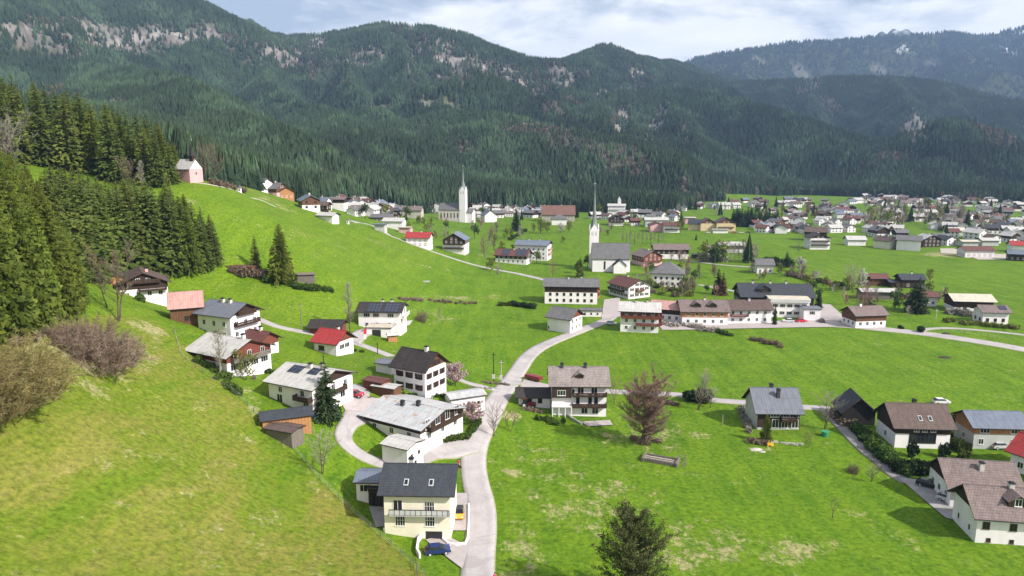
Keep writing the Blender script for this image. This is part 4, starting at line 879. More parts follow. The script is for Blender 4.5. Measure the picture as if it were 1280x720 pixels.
far('dark chalet with white ground floor below the turreted villa', 770, 268.5, 14, 14, 6.4, 26, -92, 'tiles_dark', 'plaster_white', up='timber_dark', hs=3.0, balc=[('r', 3.0, -.9, .9, 'timber_dark')])
far('pink gabled building below a long grey roof across the valley', 821, 277, 12, 14, 6.0, 20, -90, 'tiles_maroon', 'plaster_pink')
far('long pale building with grey roof behind the pink gable', 820, 271.5, 22, 10, 6.6, 22, 0, 'sheet_light', 'plaster_grey')
far('white house with maroon roof right of the pink gabled building', 839, 277.5, 14, 11, 6.4, 24, -5, 'tiles_maroon', 'plaster_white', balc=[('f', 3.0, -.9, .9, 'timber_dark')])
far('yellow gabled hall, left of two, with brown gable boards', 884, 272.5, 13, 14, 7.0, 30, -92, 'tiles_brown', 'plaster_yellow', gb='timber_brown', chim=())
far('yellow gabled hall, right of two, wider with a balcony row', 906, 271, 13, 17, 7.6, 30, -92, 'tiles_brown', 'plaster_yellow', gb='timber_brown', chim=(), balc=[('r', 3.4, -.8, .8, 'timber_brown')])
far('yellow wing with slate roof attached left of the yellow halls', 870, 274, 12, 12, 6.0, 30, -20, 'tiles_slate', 'plaster_yellow', chim=())
far('low white porch building in front of the right yellow hall', 900, 286, 13, 5, 3.2, 5, -3, 'sheet_light', 'plaster_white', chim=())
far('white cube building with pale roof behind the yellow halls', 862, 271, 10, 9, 6.0, 6, -5, 'sheet_light', 'plaster_pink', chim=())
far('red-brown chalet with carved balcony between church and hipped villa', 809, 312, 14, 13, 6.0, 25, -70, 'tiles_mauve', 'plaster_pink', up='timber_red', hs=2.6, balc=[('r', 2.8, -.9, .9, 'timber_red')])
far('long farm barn with mauve roof and dark upper wall behind the red-brown chalet', 838, 304.5, 22, 12, 6.2, 25, -3, 'tiles_mauve', 'plaster_white', up='timber_dark', hs=3.0, chim=(), name='barn', cat='barn')
far('low dark field shed beside the curved meadow path', 874, 316.5, 9, 5, 2.8, 8, -2, 'tiles_slate', 'timber_dark', chim=(), win={}, name='shed', cat='shed')
far('small white farmhouse with mauve roof behind riverside trees', 894, 306, 11, 10, 5.2, 28, -5, 'tiles_mauve', 'plaster_white', name='farmhouse', cat='farmhouse')
far('barn with pale sheet roof behind riverside trees', 913, 302, 17, 10, 5.2, 20, -2, 'sheet_light', 'plaster_white', up='timber_grey', hs=2.4, chim=(), name='barn', cat='barn')
far('white guesthouse with three bright balcony bays under a dark gable', 1022, 291, 12, 14, 8.4, 22, -92, 'tiles_dark', 'plaster_white', gb='timber_dark', balc=[('r', 3.0, -.9, .9, 'timber_dark'), ('r', 5.8, -.9, .9, 'timber_dark')], name='guesthouse')
far('brown roofed chalet directly behind the three bay guesthouse', 1020, 283.5, 16, 13, 7.4, 26, -20, 'tiles_brown', 'plaster_white', up='timber_dark', hs=4)
far('white barn with bright pale roof alone on the green field edge', 1069, 294.5, 13, 8, 4.6, 30, -3, 'sheet_light', 'plaster_white', chim=(), name='barn', cat='barn')
far('white apartment house with dark gable facing the right valley meadow', 1137, 294, 15, 12, 7.6, 24, -30, 'tiles_grey', 'plaster_white', balc=[('r', 3.0, -.85, .85, 'timber_dark'), ('r', 5.6, -.85, .85, 'timber_dark')], name='apartment_house')
far('dark timber chalet behind the white apartment house', 1160, 292.5, 12, 13, 6.0, 24, -88, 'sheet_light', 'timber_dark')
far('yellow house with brown roof left of the dark gabled apartment house', 1108, 295, 12, 10, 6.0, 28, -60, 'tiles_brown', 'plaster_cream')
far('long barn with dark red roof beside a bare earth yard', 1220, 307.5, 18.5, 10, 4.8, 22, -3, 'tiles_maroon', 'plaster_white', chim=(), name='barn', cat='barn', wk='B')
far('hall with white roof above the dark red barn', 1193, 284, 14, 10, 4.5, 22, -3, 'sheet_cream', 'plaster_grey', chim=(), name='hall', cat='hall')
far('low hall with cream roof just behind the dark red barn', 1210, 299.5, 11, 8, 4.0, 12, -3, 'sheet_cream', 'plaster_grey', chim=(), name='hall', cat='hall')
far('low hall with bright white roof right behind the dark red barn', 1235, 297, 12, 8, 4.2, 20, -3, 'sheet_light', 'plaster_grey', chim=(), name='hall', cat='hall')
far('blue-grey roofed house at the right edge beside the earth yard', 1272, 312, 10, 8, 4.6, 27, -25, 'sheet_blue', 'timber_dark', chim=())
far('house with bright red roof at the right edge of the valley village', 1272, 301, 9, 8, 5.0, 30, -15, 'tiles_red', 'plaster_white')
far('white chalet with grey roof, left of three beside the chapel hill crest', 0, 0, 11, 9.5, 5.0, 30, -25, 'tiles_grey', 'plaster_white', at=AT(326, 240, 425))
far('brown chalet with grey roof, middle of three beside the hill crest', 0, 0, 11, 10, 4.6, 32, -20, 'tiles_grey', 'plaster_pink', up='timber_brown', hs=2, at=AT(343, 241, 428))
far('orange brown chalet, right of three beside the hill crest', 0, 0, 9, 9, 4.6, 30, -60, 'tiles_brown', 'timber_orange', at=AT(356, 242, 430))
far('small barn with white roof on the slope above the village', 391, 241, 10, 8, 3.6, 24, -2, 'sheet_light', 'timber_dark', chim=(), name='barn', cat='barn')
far('low brown hay barn below the white roofed slope barn', 397, 252, 13, 7, 3.0, 24, -8, 'tiles_brown', 'timber_dark', chim=(), name='barn', cat='barn')
far('tall white house with brown upper storey above the hill crest', 422, 246, 13, 11, 8.0, 16, -3, 'tiles_mauve', 'plaster_white', up='timber_dark', hs=5.2)
far('pale roofed cottage half hidden by the meadow crest', 410, 265, 9, 6, 3.0, 22, -20, 'sheet_light', 'plaster_white')

# ------------------------------------------------------------------ churches
WIN['c'] = win_mesh(1.1, 4.6, 'metal_dark', 0)
WIN['k'] = win_mesh(.8, 1.6, 'metal_dark', 0)
def tower(root, x, y, w, h, sp, mat, roofmat, turret=False, belf=True):
    t = MB(); t.box(x - w/2, x + w/2, y - w/2, y + w/2, -3, h); to = t.obj('tower', mat, root)
    g = MB(); gh = w * .75
    for k in range(4):
        M = Matrix.Translation((x, y, 0)) @ Matrix.Rotation(k * pi / 2, 4, 'Z'); g.add([(-w/2, -w/2 - .04, h), (w/2, -w/2 - .04, h), (0, -w/2 - .04, h + gh), (-w/2, -w/2 + .3, h), (w/2, -w/2 + .3, h), (0, -w/2 + .3, h + gh)], [(0, 1, 2), (0, 2, 5, 3), (1, 4, 5, 2), (3, 5, 4)], 0, M)
    if not turret: g.obj('tower_gable', mat, to)
    s = MB(); n_ = 8; rr_ = w * .5
    prof = [(rr_, h + gh * .35), (rr_ * .62, h + gh * 1.2), (rr_ * .34, h + sp * .42), (.12, h + sp)] if not turret else [(rr_ * 1.3, h), (rr_ * .9, h + sp * .25), (rr_ * .25, h + sp * .5), (.08, h + sp)]
    for (ra, za), (rb_, zb) in zip(prof[:-1], prof[1:]):
        v = [(x + cos(2*pi*(i+.5)/n_) * r_, y + sin(2*pi*(i+.5)/n_) * r_, z_) for r_, z_ in ((ra, za), (rb_, zb)) for i in range(n_)]
        s.add(v, [(i, (i+1) % n_, n_ + (i+1) % n_, n_ + i) for i in range(n_)])
    s.obj('spire', roofmat, to)
    c = MB(); c.tube((x, y, h + sp - .3), (x, y, h + sp + w * .45), .09, .06, 6); c.box(x - w * .12, x + w * .12, y - .06, y + .06, h + sp + w * .25, h + sp + w * .31); c.obj('cross', 'metal_light', to)
    if belf:
        for k in range(4):
            for q in (-.2, .2):
                M = Matrix.Rotation(k * pi / 2, 4, 'Z') @ Vector((q * w, -w/2 - .02, 0)); link('window', WIN['k'][0], to, (x + M.x, y + M.y, h - 2.2), k * pi / 2)
    return to
rooft('spire_green', (.21, .235, .23), 'metal', .6, (.2, .25, .22), .4)
ch = house('church with steep grey slate roof and very slender pale spire in the village row', 763.5, 303.5, 21.5, 12.5, 8.0, 52, -3, 'tiles_grey', 'plaster_white', chim=(), win={'f': [(1.6, (-.35,), 'c')], 'r': [(3.0, 1, 'c')]}, ov=.5, og=.3, name='church', cat='church')
tower(ch, -9.3, 8.2, 5.4, 22.5, 26, 'plaster_white', 'spire_green')
a_ = MB(); a_.prism([(-3.6, -3), (3.6, -3), (3.6, 4.6), (0, 7.8), (-3.6, 4.6)], 0, 6.2); an = a_.obj('side_chapel', 'plaster_white', ch); an.location = (4.5, -6.2, 0); an.rotation_euler = (0, 0, -pi/2)
r_ = MB()
for s in (-1, 1):
    v = [(x_, y_, z_) for x_ in (0, 6.7) for y_, z_ in ((0, 7.85), (s * 4.1, 4.2), (s * 4.1, 4.45), (0, 8.1))]; r_.add(v, [(0, 1, 5, 4), (1, 2, 6, 5), (2, 3, 7, 6), (0, 3, 2, 1), (4, 5, 6, 7)])
r_.obj('roof', 'tiles_slate', an)
ch2 = house('stone village church with needle spire rising beside the meadow crest', 564, 253.5, 23, 13, 11.5, 44, -14, 'tiles_grey', plain('church_stone', (.6, .53, .5), .85, .1).name, chim=(), win={'f': [(3.5, 6, 'c')]}, ov=.5, og=.3, name='church', cat='church')
tower(ch2, 14.0, -3.5, 6.6, 30, 23, 'plaster_white', 'spire_green')
a_ = MB(); a_.prism([(-5, -3), (5, -3), (5, 9), (0, 12.5), (-5, 9)], 11.6, 24); an = a_.obj('choir', 'plaster_white', ch2)
r_ = MB()
for s in (-1, 1):
    v = [(x_, y_, z_) for x_ in (11.6, 24.5) for y_, z_ in ((0, 12.55), (s * 5.6, 8.7), (s * 5.6, 8.95), (0, 12.8))]; r_.add(v, [(0, 1, 5, 4), (1, 2, 6, 5), (2, 3, 7, 6), (0, 3, 2, 1), (4, 5, 6, 7)])
r_.obj('roof', 'tiles_grey', an)
cp = house('pink hilltop chapel with pale roof and small dark turret', 235, 198.5, 8.4, 6.6, 5.0, 48, -26, 'sheet_light', 'plaster_pink', chim=(), win={'f': [(2.2, (0,), 'n')], 'r': [(2.6, (0,), 's')]}, gb='plaster_white', ov=.6, og=.4, name='chapel', cat='chapel')
tower(cp, 2.9, 0, 1.9, 10.0, 6.4, 'timber_dark', 'tiles_dark', turret=True, belf=False)
def wall_line(px_pts, h, th, name, label, cat, mat, group=None):
    P_ = [Vector(G(*p)) for p in px_pts]; o0 = P_[0]; mb = MB(); pts_ = []
    for i in range(len(P_) - 1):
        k = max(1, int((P_[i+1] - P_[i]).length / 1.0))
        for j in range(k): pts_.append(P_[i].lerp(P_[i+1], j / k))
    pts_.append(P_[-1]); v = []; n_ = len(pts_)
    for i, p in enumerate(pts_):
        d = pts_[min(i+1, n_-1)] - pts_[max(i-1, 0)]; d.z = 0; d.normalize(); s = Vector((-d.y, d.x, 0)) * th / 2; z = Hs(p.x, p.y)
        for q, zz in ((-1, -1.0), (-1, h), (1, h), (1, -1.0)): v.append((p.x + q * s.x - o0.x, p.y + q * s.y - o0.y, z + zz - o0.z))
    f = [(i*4+k, i*4+k+1, i*4+4+k+1, i*4+4+k) for i in range(n_-1) for k in range(3)] + [(0, 3, 2, 1), ((n_-1)*4, (n_-1)*4+1, (n_-1)*4+2, (n_-1)*4+3)]
    mb.add(v, f); o = mb.obj(name, mat); o.location = o0; return tag(o, label, cat, group)
wall_line([(252, 224), (264, 228)], 1.3, .4, 'garden_wall', 'low pink wall beside the hilltop chapel', 'wall', 'plaster_pink')
def shrine(px, py, label):
    x, y, z = G(px, py); r = empty('wayside_shrine', label, 'shrine', (x, y, z)); b_ = MB(); b_.prism([(-.6, -.5), (.6, -.5), (.6, 1.7), (0, 2.5), (-.6, 1.7)], -.6, .6); b_.obj('shrine_body', 'plaster_white', r)
    q = MB(); q.add([(-.8, -.8, 1.6), (.8, -.8, 1.6), (.8, .8, 1.6), (-.8, .8, 1.6), (0, 0, 3.1)], [(0, 3, 2, 1), (0, 1, 4), (1, 2, 4), (2, 3, 4), (3, 0, 4)]); ro = q.obj('roof', 'tiles_grey', r); ro.location.z = .35
    n_ = MB(); n_.box(-.25, .25, -.68, -.61, .7, 1.5); n_.obj('niche', 'metal_dark', r)
shrine(300, 240.5, 'white wayside shrine on the crest below the chapel'); shrine(435, 280, 'small white shrine where the hill road meets the crest')
# turret of the villa
vx, vy, vz = G(774, 252, 14)
t_ = empty('villa_turret', 'small pointed white turret on the hillside villa', 'turret', (vx, vy, vz)); b_ = MB(); b_.box(-2, 2, -2, 2, -2, 15); b_.obj('turret_wall', 'plaster_white', t_); b_ = MB(); b_.add([(-2.4, -2.4, 15), (2.4, -2.4, 15), (2.4, 2.4, 15), (-2.4, 2.4, 15), (0, 0, 20.5)], [(0, 3, 2, 1), (0, 1, 4), (1, 2, 4), (2, 3, 4), (3, 0, 4)]); b_.obj('turret_roof', 'sheet_light', t_)

# ------------------------------------------------------------------ roads, yards
plain('road_asphalt', (.46, .43, .425), .85, .12, .35); plain('road_old', (.30, .285, .285), .85, .2, .5); plain('yard_paving', (.38, .335, .325), .85, .13, .8); plain('gravel', (.40, .36, .30), .9, .25, 2.0)
def roadmat(name, col, edge):
    m, nt, b = new_mat(name); pos = N(nt, 'ShaderNodeNewGeometry').outputs['Position']; uv = N(nt, 'ShaderNodeAttribute', attribute_name='across').outputs['Fac']
    a = noise(nt, pos, .35, 6, .65); c = ramp(nt, a, [(.3, tuple(k * .86 for k in col)), (.7, tuple(k * 1.1 for k in col))])
    cr = N(nt, 'ShaderNodeTexVoronoi', feature='DISTANCE_TO_EDGE', inp={'Scale': .22}); nt.links.new(mapping(nt, pos, (1, 1, 1)), cr.inputs['Vector'])
    crk = ramp(nt, cr.outputs['Distance'], [(.0, (.35, .35, .35)), (.018, (0, 0, 0))]); c = mixc(nt, crk, c, tuple(k * .5 for k in col))
    pt = ramp(nt, noise(nt, pos, .09, 3, .4), [(.60, (0, 0, 0)), (.62, (.5, .5, .5))]); c = mixc(nt, pt, c, tuple(k * .72 for k in col))
    wn = noise(nt, pos, 1.4, 5, .7); e = math_(nt, 'GREATER_THAN', math_(nt, 'ADD', uv, math_(nt, 'MULTIPLY', math_(nt, 'SUBTRACT', wn, .5), .35)), .93)
    c = mixc(nt, math_(nt, 'MULTIPLY', e, .8), c, edge); tr = ramp(nt, uv, [(.30, (0, 0, 0)), (.45, (.25, .25, .25)), (.62, (0, 0, 0))]); c = mixc(nt, tr, c, tuple(k * .75 for k in col))
    nt.links.new(c, b.inputs['Base Color']); b.inputs['Roughness'].default_value = .85; b.inputs['Specular IOR Level'].default_value = .15; MATS[name] = m
roadmat('road_main', (.40, .365, .36), (.24, .24, .12)); roadmat('road_lane', (.38, .35, .345), (.22, .24, .10)); roadmat('road_dark', (.22, .21, .215), (.16, .18, .08))
def smooth(P_, step=2.0):
    out = []; n_ = len(P_)
    for i in range(n_ - 1):
        p0, p1, p2, p3 = P_[max(i-1, 0)], P_[i], P_[i+1], P_[min(i+2, n_-1)]; k = max(2, int((p2 - p1).length / step))
        for j in range(k):
            t = j / k; out.append(.5 * ((2*p1) + (p2-p0)*t + (2*p0-5*p1+4*p2-p3)*t*t + (3*p1-3*p2+p3-p0)*t**3))
    out.append(P_[-1]); return out
ROADPTS = []
def road(name, px_pts, width, mat, lift=.10, cat=None):
    P_ = [Vector((*G(p[0], p[1])[:2], 0)) for p in px_pts]; W_ = [p[2] if len(p) > 2 else width for p in px_pts]
    Q = smooth(P_); n_ = len(Q); seg = [0]
    for i in range(1, n_): seg.append(seg[-1] + (Q[i] - Q[i-1]).length)
    # widths along
    pl = [0]
    for i in range(1, len(P_)): pl.append(pl[-1] + (P_[i] - P_[i-1]).length)
    ww = np.interp(np.array(seg) / seg[-1], np.array(pl) / pl[-1], W_)
    v = []; us = []; K = (-1.06, -1, -.6, -.2, .2, .6, 1, 1.06)
    for i, p in enumerate(Q):
        d = Q[min(i+1, n_-1)] - Q[max(i-1, 0)]; d.normalize(); s = Vector((-d.y, d.x, 0)) * ww[i] / 2
        ROADPTS.append((p.x, p.y, ww[i] / 2))
        for q in K:
            x, y = p.x + s.x * q, p.y + s.y * q; v.append((x, y, Hs(x, y) + (lift if abs(q) <= 1 else -.35))); us.append(min(1, abs(q)))
    nk = len(K); mb = MB(); mb.add(v, [(i*nk+k, i*nk+k+1, (i+1)*nk+k+1, (i+1)*nk+k) for i in range(n_-1) for k in range(nk-1)])
    me_ = mb.mesh(name, [mat]); me_.polygons.foreach_set('use_smooth', np.ones(len(me_.polygons), bool))
    at = me_.attributes.new('across', 'FLOAT', 'POINT'); at.data.foreach_set('value', np.array(us, np.float32))
    me_.flip_normals() if me_.polygons[3].normal.z < 0 else None
    o = link(name, me_); o['kind'] = 'structure'; return o
def yard(name, corners, mat, lift=.08):
    """four photo corners of a paved area, draped over the ground"""
    C_ = [Vector((*G(*c)[:2], 0)) for c in corners]; n_ = 12; v = []
    for i in range(n_ + 1):
        for j in range(n_ + 1):
            a, b_ = i / n_, j / n_; p = C_[0].lerp(C_[1], a).lerp(C_[3].lerp(C_[2], a), b_); v.append((p.x, p.y, Hs(p.x, p.y) + lift))
    for i in range(0, n_ + 1, 3):
        for j in range(0, n_ + 1, 3): ROADPTS.append((v[i*(n_+1)+j][0], v[i*(n_+1)+j][1], 2))
    mb = MB(); mb.add(v, [(i*(n_+1)+j, (i+1)*(n_+1)+j, (i+1)*(n_+1)+j+1, i*(n_+1)+j+1) for i in range(n_) for j in range(n_)])
    me_ = mb.mesh(name, [mat]); me_.flip_normals() if me_.polygons[0].normal.z < 0 else None
    o = link(name, me_); o['kind'] = 'structure'; return o
road('village_lane', [(590, 790), (596, 740), (598, 700), (602, 660), (601, 630), (594, 600), (592, 575), (597, 550), (611, 522), (622, 500), (633, 484), (642, 472), (650, 460), (660, 446), (676, 434), (703, 422), (731, 411), (754, 402), (768, 392), (776, 380)], 5.4, 'road_main')
road('west_lane', [(624, 489), (602, 483), (585, 479), (568, 472), (553, 462), (544, 455)], 3.4, 'road_lane', .14)
road('loop_drive', [(588, 556, 7), (560, 563, 7), (535, 566, 6), (500, 588, 3.4), (484, 582, 3.2), (456, 572, 3.2), (436, 558, 3.4), (429, 545, 3.6), (436, 530, 4), (452, 515, 7), (455, 505, 9), (444, 497, 7), (452, 489, 4), (440, 482, 3)], 4, 'road_lane', .14)
road('hill_lane', [(310, 395), (325, 400), (345, 408), (368, 413), (395, 418), (420, 425), (436, 427), (456, 433), (472, 439), (490, 446)], 3.4, 'road_lane', .12)
road('terrace_drive', [(440, 430), (446, 422), (455, 416), (470, 413)], 5, 'road_lane', .16)
road('cross_lane', [(640, 478), (665, 481), (700, 485), (770, 490), (815, 492), (850, 494), (888, 500), (925, 503), (965, 506), (1002, 509), (1040, 512), (1056, 520), (1062, 533)], 3.8, 'road_lane', .13)
road('east_lane', [(1030, 511), (1045, 527), (1058, 540), (1070, 553), (1084, 566), (1100, 578), (1118, 594), (1135, 603)], 3.0, 'road_dark', .16)
yard('east_yard', [(1122, 597), (1160, 602), (1208, 655), (1182, 648)], 'road_old', .18)
road('valley_road', [(778, 383), (800, 398), (845, 408), (900, 408), (960, 406), (1000, 405.5), (1055, 407), (1092, 410.5), (1154, 417), (1219, 426.5), (1280, 437), (1360, 452)], 7.4, 'road_main', .11)
road('field_path', [(1150, 415), (1160, 411.5), (1189, 410.5), (1235, 414), (1280, 419), (1340, 426)], 2.4, 'road_lane', .15)
road('upper_valley_road', [(700, 356), (680, 350), (655, 344), (638, 340.5), (600, 333), (575, 326), (558, 320.5), (539, 314), (511, 304), (497, 298), (483, 292), (461, 280.5), (439, 277)], 4.2, 'road_lane', .12)
road('meadow_path', [(826, 322), (850, 325), (875, 328), (905, 331.5), (939, 334), (960, 336)], 2.8, 'road_lane', .12)
road('river_path', [(873, 356), (890, 359), (909, 362.5), (927, 366)], 3.0, 'road_lane', .12)
road('chapel_path', [(240, 228), (258, 230), (275, 233), (300, 240.5), (322, 249), (345, 259)], 1.4, 'gravel', .1)
yard('inn_parking', [(820, 403), (1045, 401), (1062, 409), (828, 413)], 'yard_paving', .22)
yard('inn_forecourt', [(1020, 380), (1038, 381), (1062, 402), (1010, 402)], 'yard_paving', .2)
yard('church_yard', [(755, 375), (775, 372), (776, 396), (752, 400)], 'yard_paving', .2)
yard('farm_forecourt', [(424, 500), (482, 498), (468, 517), (432, 514)], 'yard_paving', .2)
yard('house_forecourt', [(563, 617), (584, 617), (585, 664), (560, 664)], 'yard_paving', .17)
yard('garage_ramp', [(532, 676), (552, 668), (586, 684), (578, 712)], 'yard_paving', .2)
yard('terrace', [(461, 634), (486, 634), (486, 658), (470, 660)], 'road_old', .2)
yard('chalet_terrace', [(726, 528), (762, 526), (766, 532), (735, 534)], 'yard_paving', .25)
yard('chalet_drive', [(655, 474), (690, 482), (690, 486), (650, 484)], 'yard_paving', .17)
yard('earth_yard', [(1205, 318), (1258, 318), (1268, 325), (1222, 325)], 'gravel', .3)
yard('village_square', [(1175, 311), (1200, 311), (1198, 318), (1176, 317)], 'gravel', .3)
yard('terrace_deck', [(487, 405), (516, 402), (512, 408), (492, 414)], 'concrete', .5)
wall_line([(553, 668), (554, 676), (560, 681), (570, 683), (582, 681), (585, 674), (586, 655), (586, 632)], .5, .3, 'retaining_wall', 'curved white wall round the lawn strip beside the lane', 'wall', 'plaster_white')
wall_line([(531, 666), (523, 678), (521, 691), (525, 698)], .9, .3, 'retaining_wall', 'curved white wall left of the garage ramp', 'wall', 'plaster_white')
wall_line([(479, 664), (500, 666), (528, 667)], .6, .35, 'retaining_wall', 'long low white wall under the cream house', 'wall', 'plaster_white')
wall_line([(705, 516), (715, 524), (727, 531)], .5, .4, 'garden_wall', 'slanting pale stair wall in front of the shingle roofed chalet', 'wall', 'concrete')
# ------------------------------------------------------------------ tree kit
SPN = [spruce_mesh(11 + i, 1, .185 + .02 * (i % 3), 74, 15, 6, .07 + .03 * (i % 2), 'needle_fresh', .35, .13) for i in range(4)]
SPM = [spruce_mesh(31 + i, 1, .165 + .018 * (i % 3), 42, 11, 3, .05, 'needle_mid', .3) for i in range(4)]
SPD = spruce_mesh(51, 1, .22, 44, 12, 4, .04, 'needle_dark', .35)
SPR = spruce_mesh(52, 1, .2, 40, 11, 3, .05, 'needle_rust', .3)
TRK = trunk_mesh(1, .012); TRKP = trunk_mesh(1, .011, 'bark_pale', 2)
BT = {}
def kit(key, *a, **k): BT[key] = limb_tree(*a, **k)
def lk(key, *a, **k): BT[key] = leader_tree(*a, **k)
lk('tall', 1, .20, 'twig_brown', base=.3, nb=30, rise=.9, leaders=2); lk('tall2', 2, .16, 'twig_grey', base=.25, nb=32, rise=1.1)
lk('round', 3, .42, 'twig_grey', base=.22, nb=30, rise=.6, leaders=2, round_=.4); lk('round2', 4, .38, 'twig_brown', base=.22, nb=28, rise=.6, leaders=2, round_=.4)
lk('multi', 5, .26, 'twig_grey', base=.2, nb=36, rise=1.0, leaders=4); lk('red', 6, .27, 'twig_red', base=.2, nb=120, rise=.35, leaders=6, fine=3, round_=.45, tw=.0015); lk('red_tree', 14, .34, 'twig_red', base=.2, nb=34, rise=.6, leaders=2)
lk('spring', 8, .34, 'twig_brown', base=.2, nb=26, leaders=2, leaves=5, leafmat='leaf_spring', leafsize=.022); lk('pink', 9, .42, 'twig_brown', base=.2, nb=26, leaders=3, leaves=11, leafmat='blossom_pink', leafsize=.028); lk('white', 10, .36, 'twig_grey', base=.2, nb=24, leaders=2, leaves=10, leafmat='blossom_white', leafsize=.026)
lk('mossy', 12, .24, 'twig_grey', 'bark_pale', base=.25, nb=28, rise=.7, leaves=1, leafmat='leaf_spring', leafsize=.012); kit('stunt', 13, 1, .8, 'twig_brown', first=.35, kids=2, levels=3, tw=.006)
BT['thicket'] = thicket_mesh(7, 'twig_brown', 'twig_red'); BT['thicket_olive'] = thicket_mesh(17, 'twig_olive', 'twig_brown')
BUSH = {'hedge': [bush_mesh(60 + i, 'leaf_hedge', 650, .17) for i in range(3)], 'spring': [bush_mesh(70 + i, 'leaf_spring', 500, .16, 'twig_brown') for i in range(2)],
        'brown': [bush_mesh(80 + i, 'twig_brown', 380, .15, 'twig_red') for i in range(2)], 'dark': [bush_mesh(90 + i, 'needle_dark', 700, .15, rz=1.2) for i in range(2)], 'pink': [bush_mesh(97, 'blossom_pink', 500, .14, 'twig_brown')],
        'grey': [bush_mesh(98, 'twig_grey', 420, .15, 'twig_grey')], 'white': [bush_mesh(99, 'blossom_white', 400, .14, 'twig_grey')]}
def hpx(px, pyb, pyt):
    x, y, z = G(px, pyb); zc = y * CT - (z - CZ) * ST; return x, y, (pyb - pyt) * zc / F / CT * 1.0
def bt(key, px, pyb, pyt, label, cat='tree', group=None, name='bare_tree', wide=1.0):
    x, y, h = hpx(px, pyb, pyt); tr, cr = BT[key]; return tree(x, y, tr, cr, h, label, cat, group, name, sxy=wide)
def thick(px, pb, pt_, w_, key, label, group):
    x, y, h = hpx(px, pb, pt_); tr_, cr_ = BT[key]; return tree(x, y, tr_, cr_, h, label, 'thicket', group, 'thicket', sxy=w_)
def sp(px, pyb, pyt, label, kind='m', group=None, wide=1.0, name='spruce_tree', cat='spruce'):
    x, y, h = hpx(px, pyb, pyt); cr = {'m': SPM[random.randrange(4)], 'n': SPN[random.randrange(4)], 'd': SPD, 'r': SPR}[kind]
    return tree(x, y, TRK, cr, h, label, cat, group, name, sxy=wide)
def shrub(px, py, r, kind, label, group=None, h=None, name='shrub', cat='shrub', dx=0, dy=0):
    x, y, z = G(px, py); x += dx; y += dy; z = Hs(x, y); me_ = random.choice(BUSH[kind]); o = link(name, me_, None, (x, y, z - .15), random.random() * 6.28); o.scale = (r, r, h or r * 1.0); return tag(o, label, cat, group)

# ------------------------------------------------------------------ near left wood
LBL1 = 'tall yellow-green spruce in the near wood at the left edge'
f1x = [-70, 0, 30, 60, 80, 95, 112]; f1t = [172, 182, 196, 222, 252, 292, 352]
base1 = [(-70, 430), (0, 415), (40, 412), (75, 405), (98, 392), (108, 375)]
cnt = 0; used = []
def freepos(x, y, d, lst):
    for a, b_ in lst:
        if (a - x) ** 2 + (b_ - y) ** 2 < d * d: return False
    lst.append((x, y)); return True
tries = 0
while cnt < 80 and tries < 6000:
    tries += 1; px = random.uniform(-60, 106); yb = np.interp(px, [p[0] for p in base1], [p[1] for p in base1])
    py = yb - random.random() ** 1.1 * 175; ux, uy, uz = G(px, py)
    tl = np.interp(px, f1x, f1t) + random.random() ** 2 * 60
    x, y, h = hpx(px, py, tl)
    if h < 12: continue
    h = min(h, random.uniform(27, 35))
    if not freepos(x, y, 3.9, used): continue
    pale = cnt < 6
    tree(x, y, TRKP if pale else TRK, random.choice(SPN), h, LBL1, 'spruce', 'spruces of the near left wood'); cnt += 1
print('near wood', cnt)
# ---- second wood, behind the highest chalet
cnt = 0; tries = 0
f2x = [60, 100, 130, 170, 205, 225, 245, 262, 275, 285]; f2t = [205, 212, 222, 222, 228, 238, 250, 263, 282, 312]
while cnt < 125 and tries < 9000:
    tries += 1; px = random.uniform(70, 277); yb = np.interp(px, [70, 108, 150, 200, 245, 280], [352, 346, 340, 340, 341, 334]) - random.random() ** 1.3 * 60
    tl = np.interp(px, f2x, f2t) + random.random() ** 2 * 26; x, y, h = hpx(px, yb, tl)
    if h < 12 or h > 38: continue
    if not freepos(x, y, 3.2, used): continue
    tree(x, y, TRK, random.choice(SPM + SPN[:1]), h, 'dense dark spruce in the wood belt behind the highest chalet', 'spruce', 'spruces behind the highest chalet', sxy=1.25); cnt += 1
print('second wood', cnt)
# ---- upper wood under the chapel ridge, towards the left edge
cnt = 0; tries = 0
bx = [-60, 0, 60, 110, 150, 190, 222]; by = [216, 213, 208, 221, 231, 235, 235]; tx_ = [-60, 0, 60, 100, 150, 190, 215, 232]; tt = [74, 86, 104, 113, 130, 142, 160, 184]
while cnt < 110 and tries < 6000:
    tries += 1; px = random.uniform(-55, 226); yb = np.interp(px, bx, by); x0, y0, z0 = G(px, yb); k_ = 1 + random.random() ** 1.2 * .42
    x, y = x0 * k_, y0 * k_; z = Hs(x, y); zc = y * CT - (z - CZ) * ST; qx, qy, _ = proj(np.array([x]), np.array([y]), np.array([z]))
    tl = np.interp(px, tx_, tt) + random.random() ** 1.5 * 34; h = (qy[0] - tl) * zc / F
    if h < 13: continue
    h = min(h, random.uniform(28, 37))
    if not freepos(x, y, 5.4, used): continue
    tree(x, y, TRK, random.choice(SPM + SPN[:1]), h, 'tall mountain spruce in the upper wood left of the chapel', 'spruce', 'spruces of the upper wood left of the chapel', sxy=1.2); cnt += 1
print('upper wood', cnt)
for px, pb, pt_ in ((245, 222, 176), (257, 226, 178), (265, 230, 182), (252, 219, 182)): bt('round2', px, pb, pt_, 'bare brown tree standing behind the hilltop chapel', group='bare trees behind the chapel')
bt('round', 38, 205, 138, 'large bare pale-brown tree in front of the upper wood', wide=1.1); bt('round2', 160, 236, 196, 'bare brown tree at the foot of the upper wood near the clearing'); bt('tall2', 178, 240, 200, 'slim grey bare tree left of the chapel meadow')
bt('round', 2, 228, 150, 'bare tree half cut by the left edge of the photo')
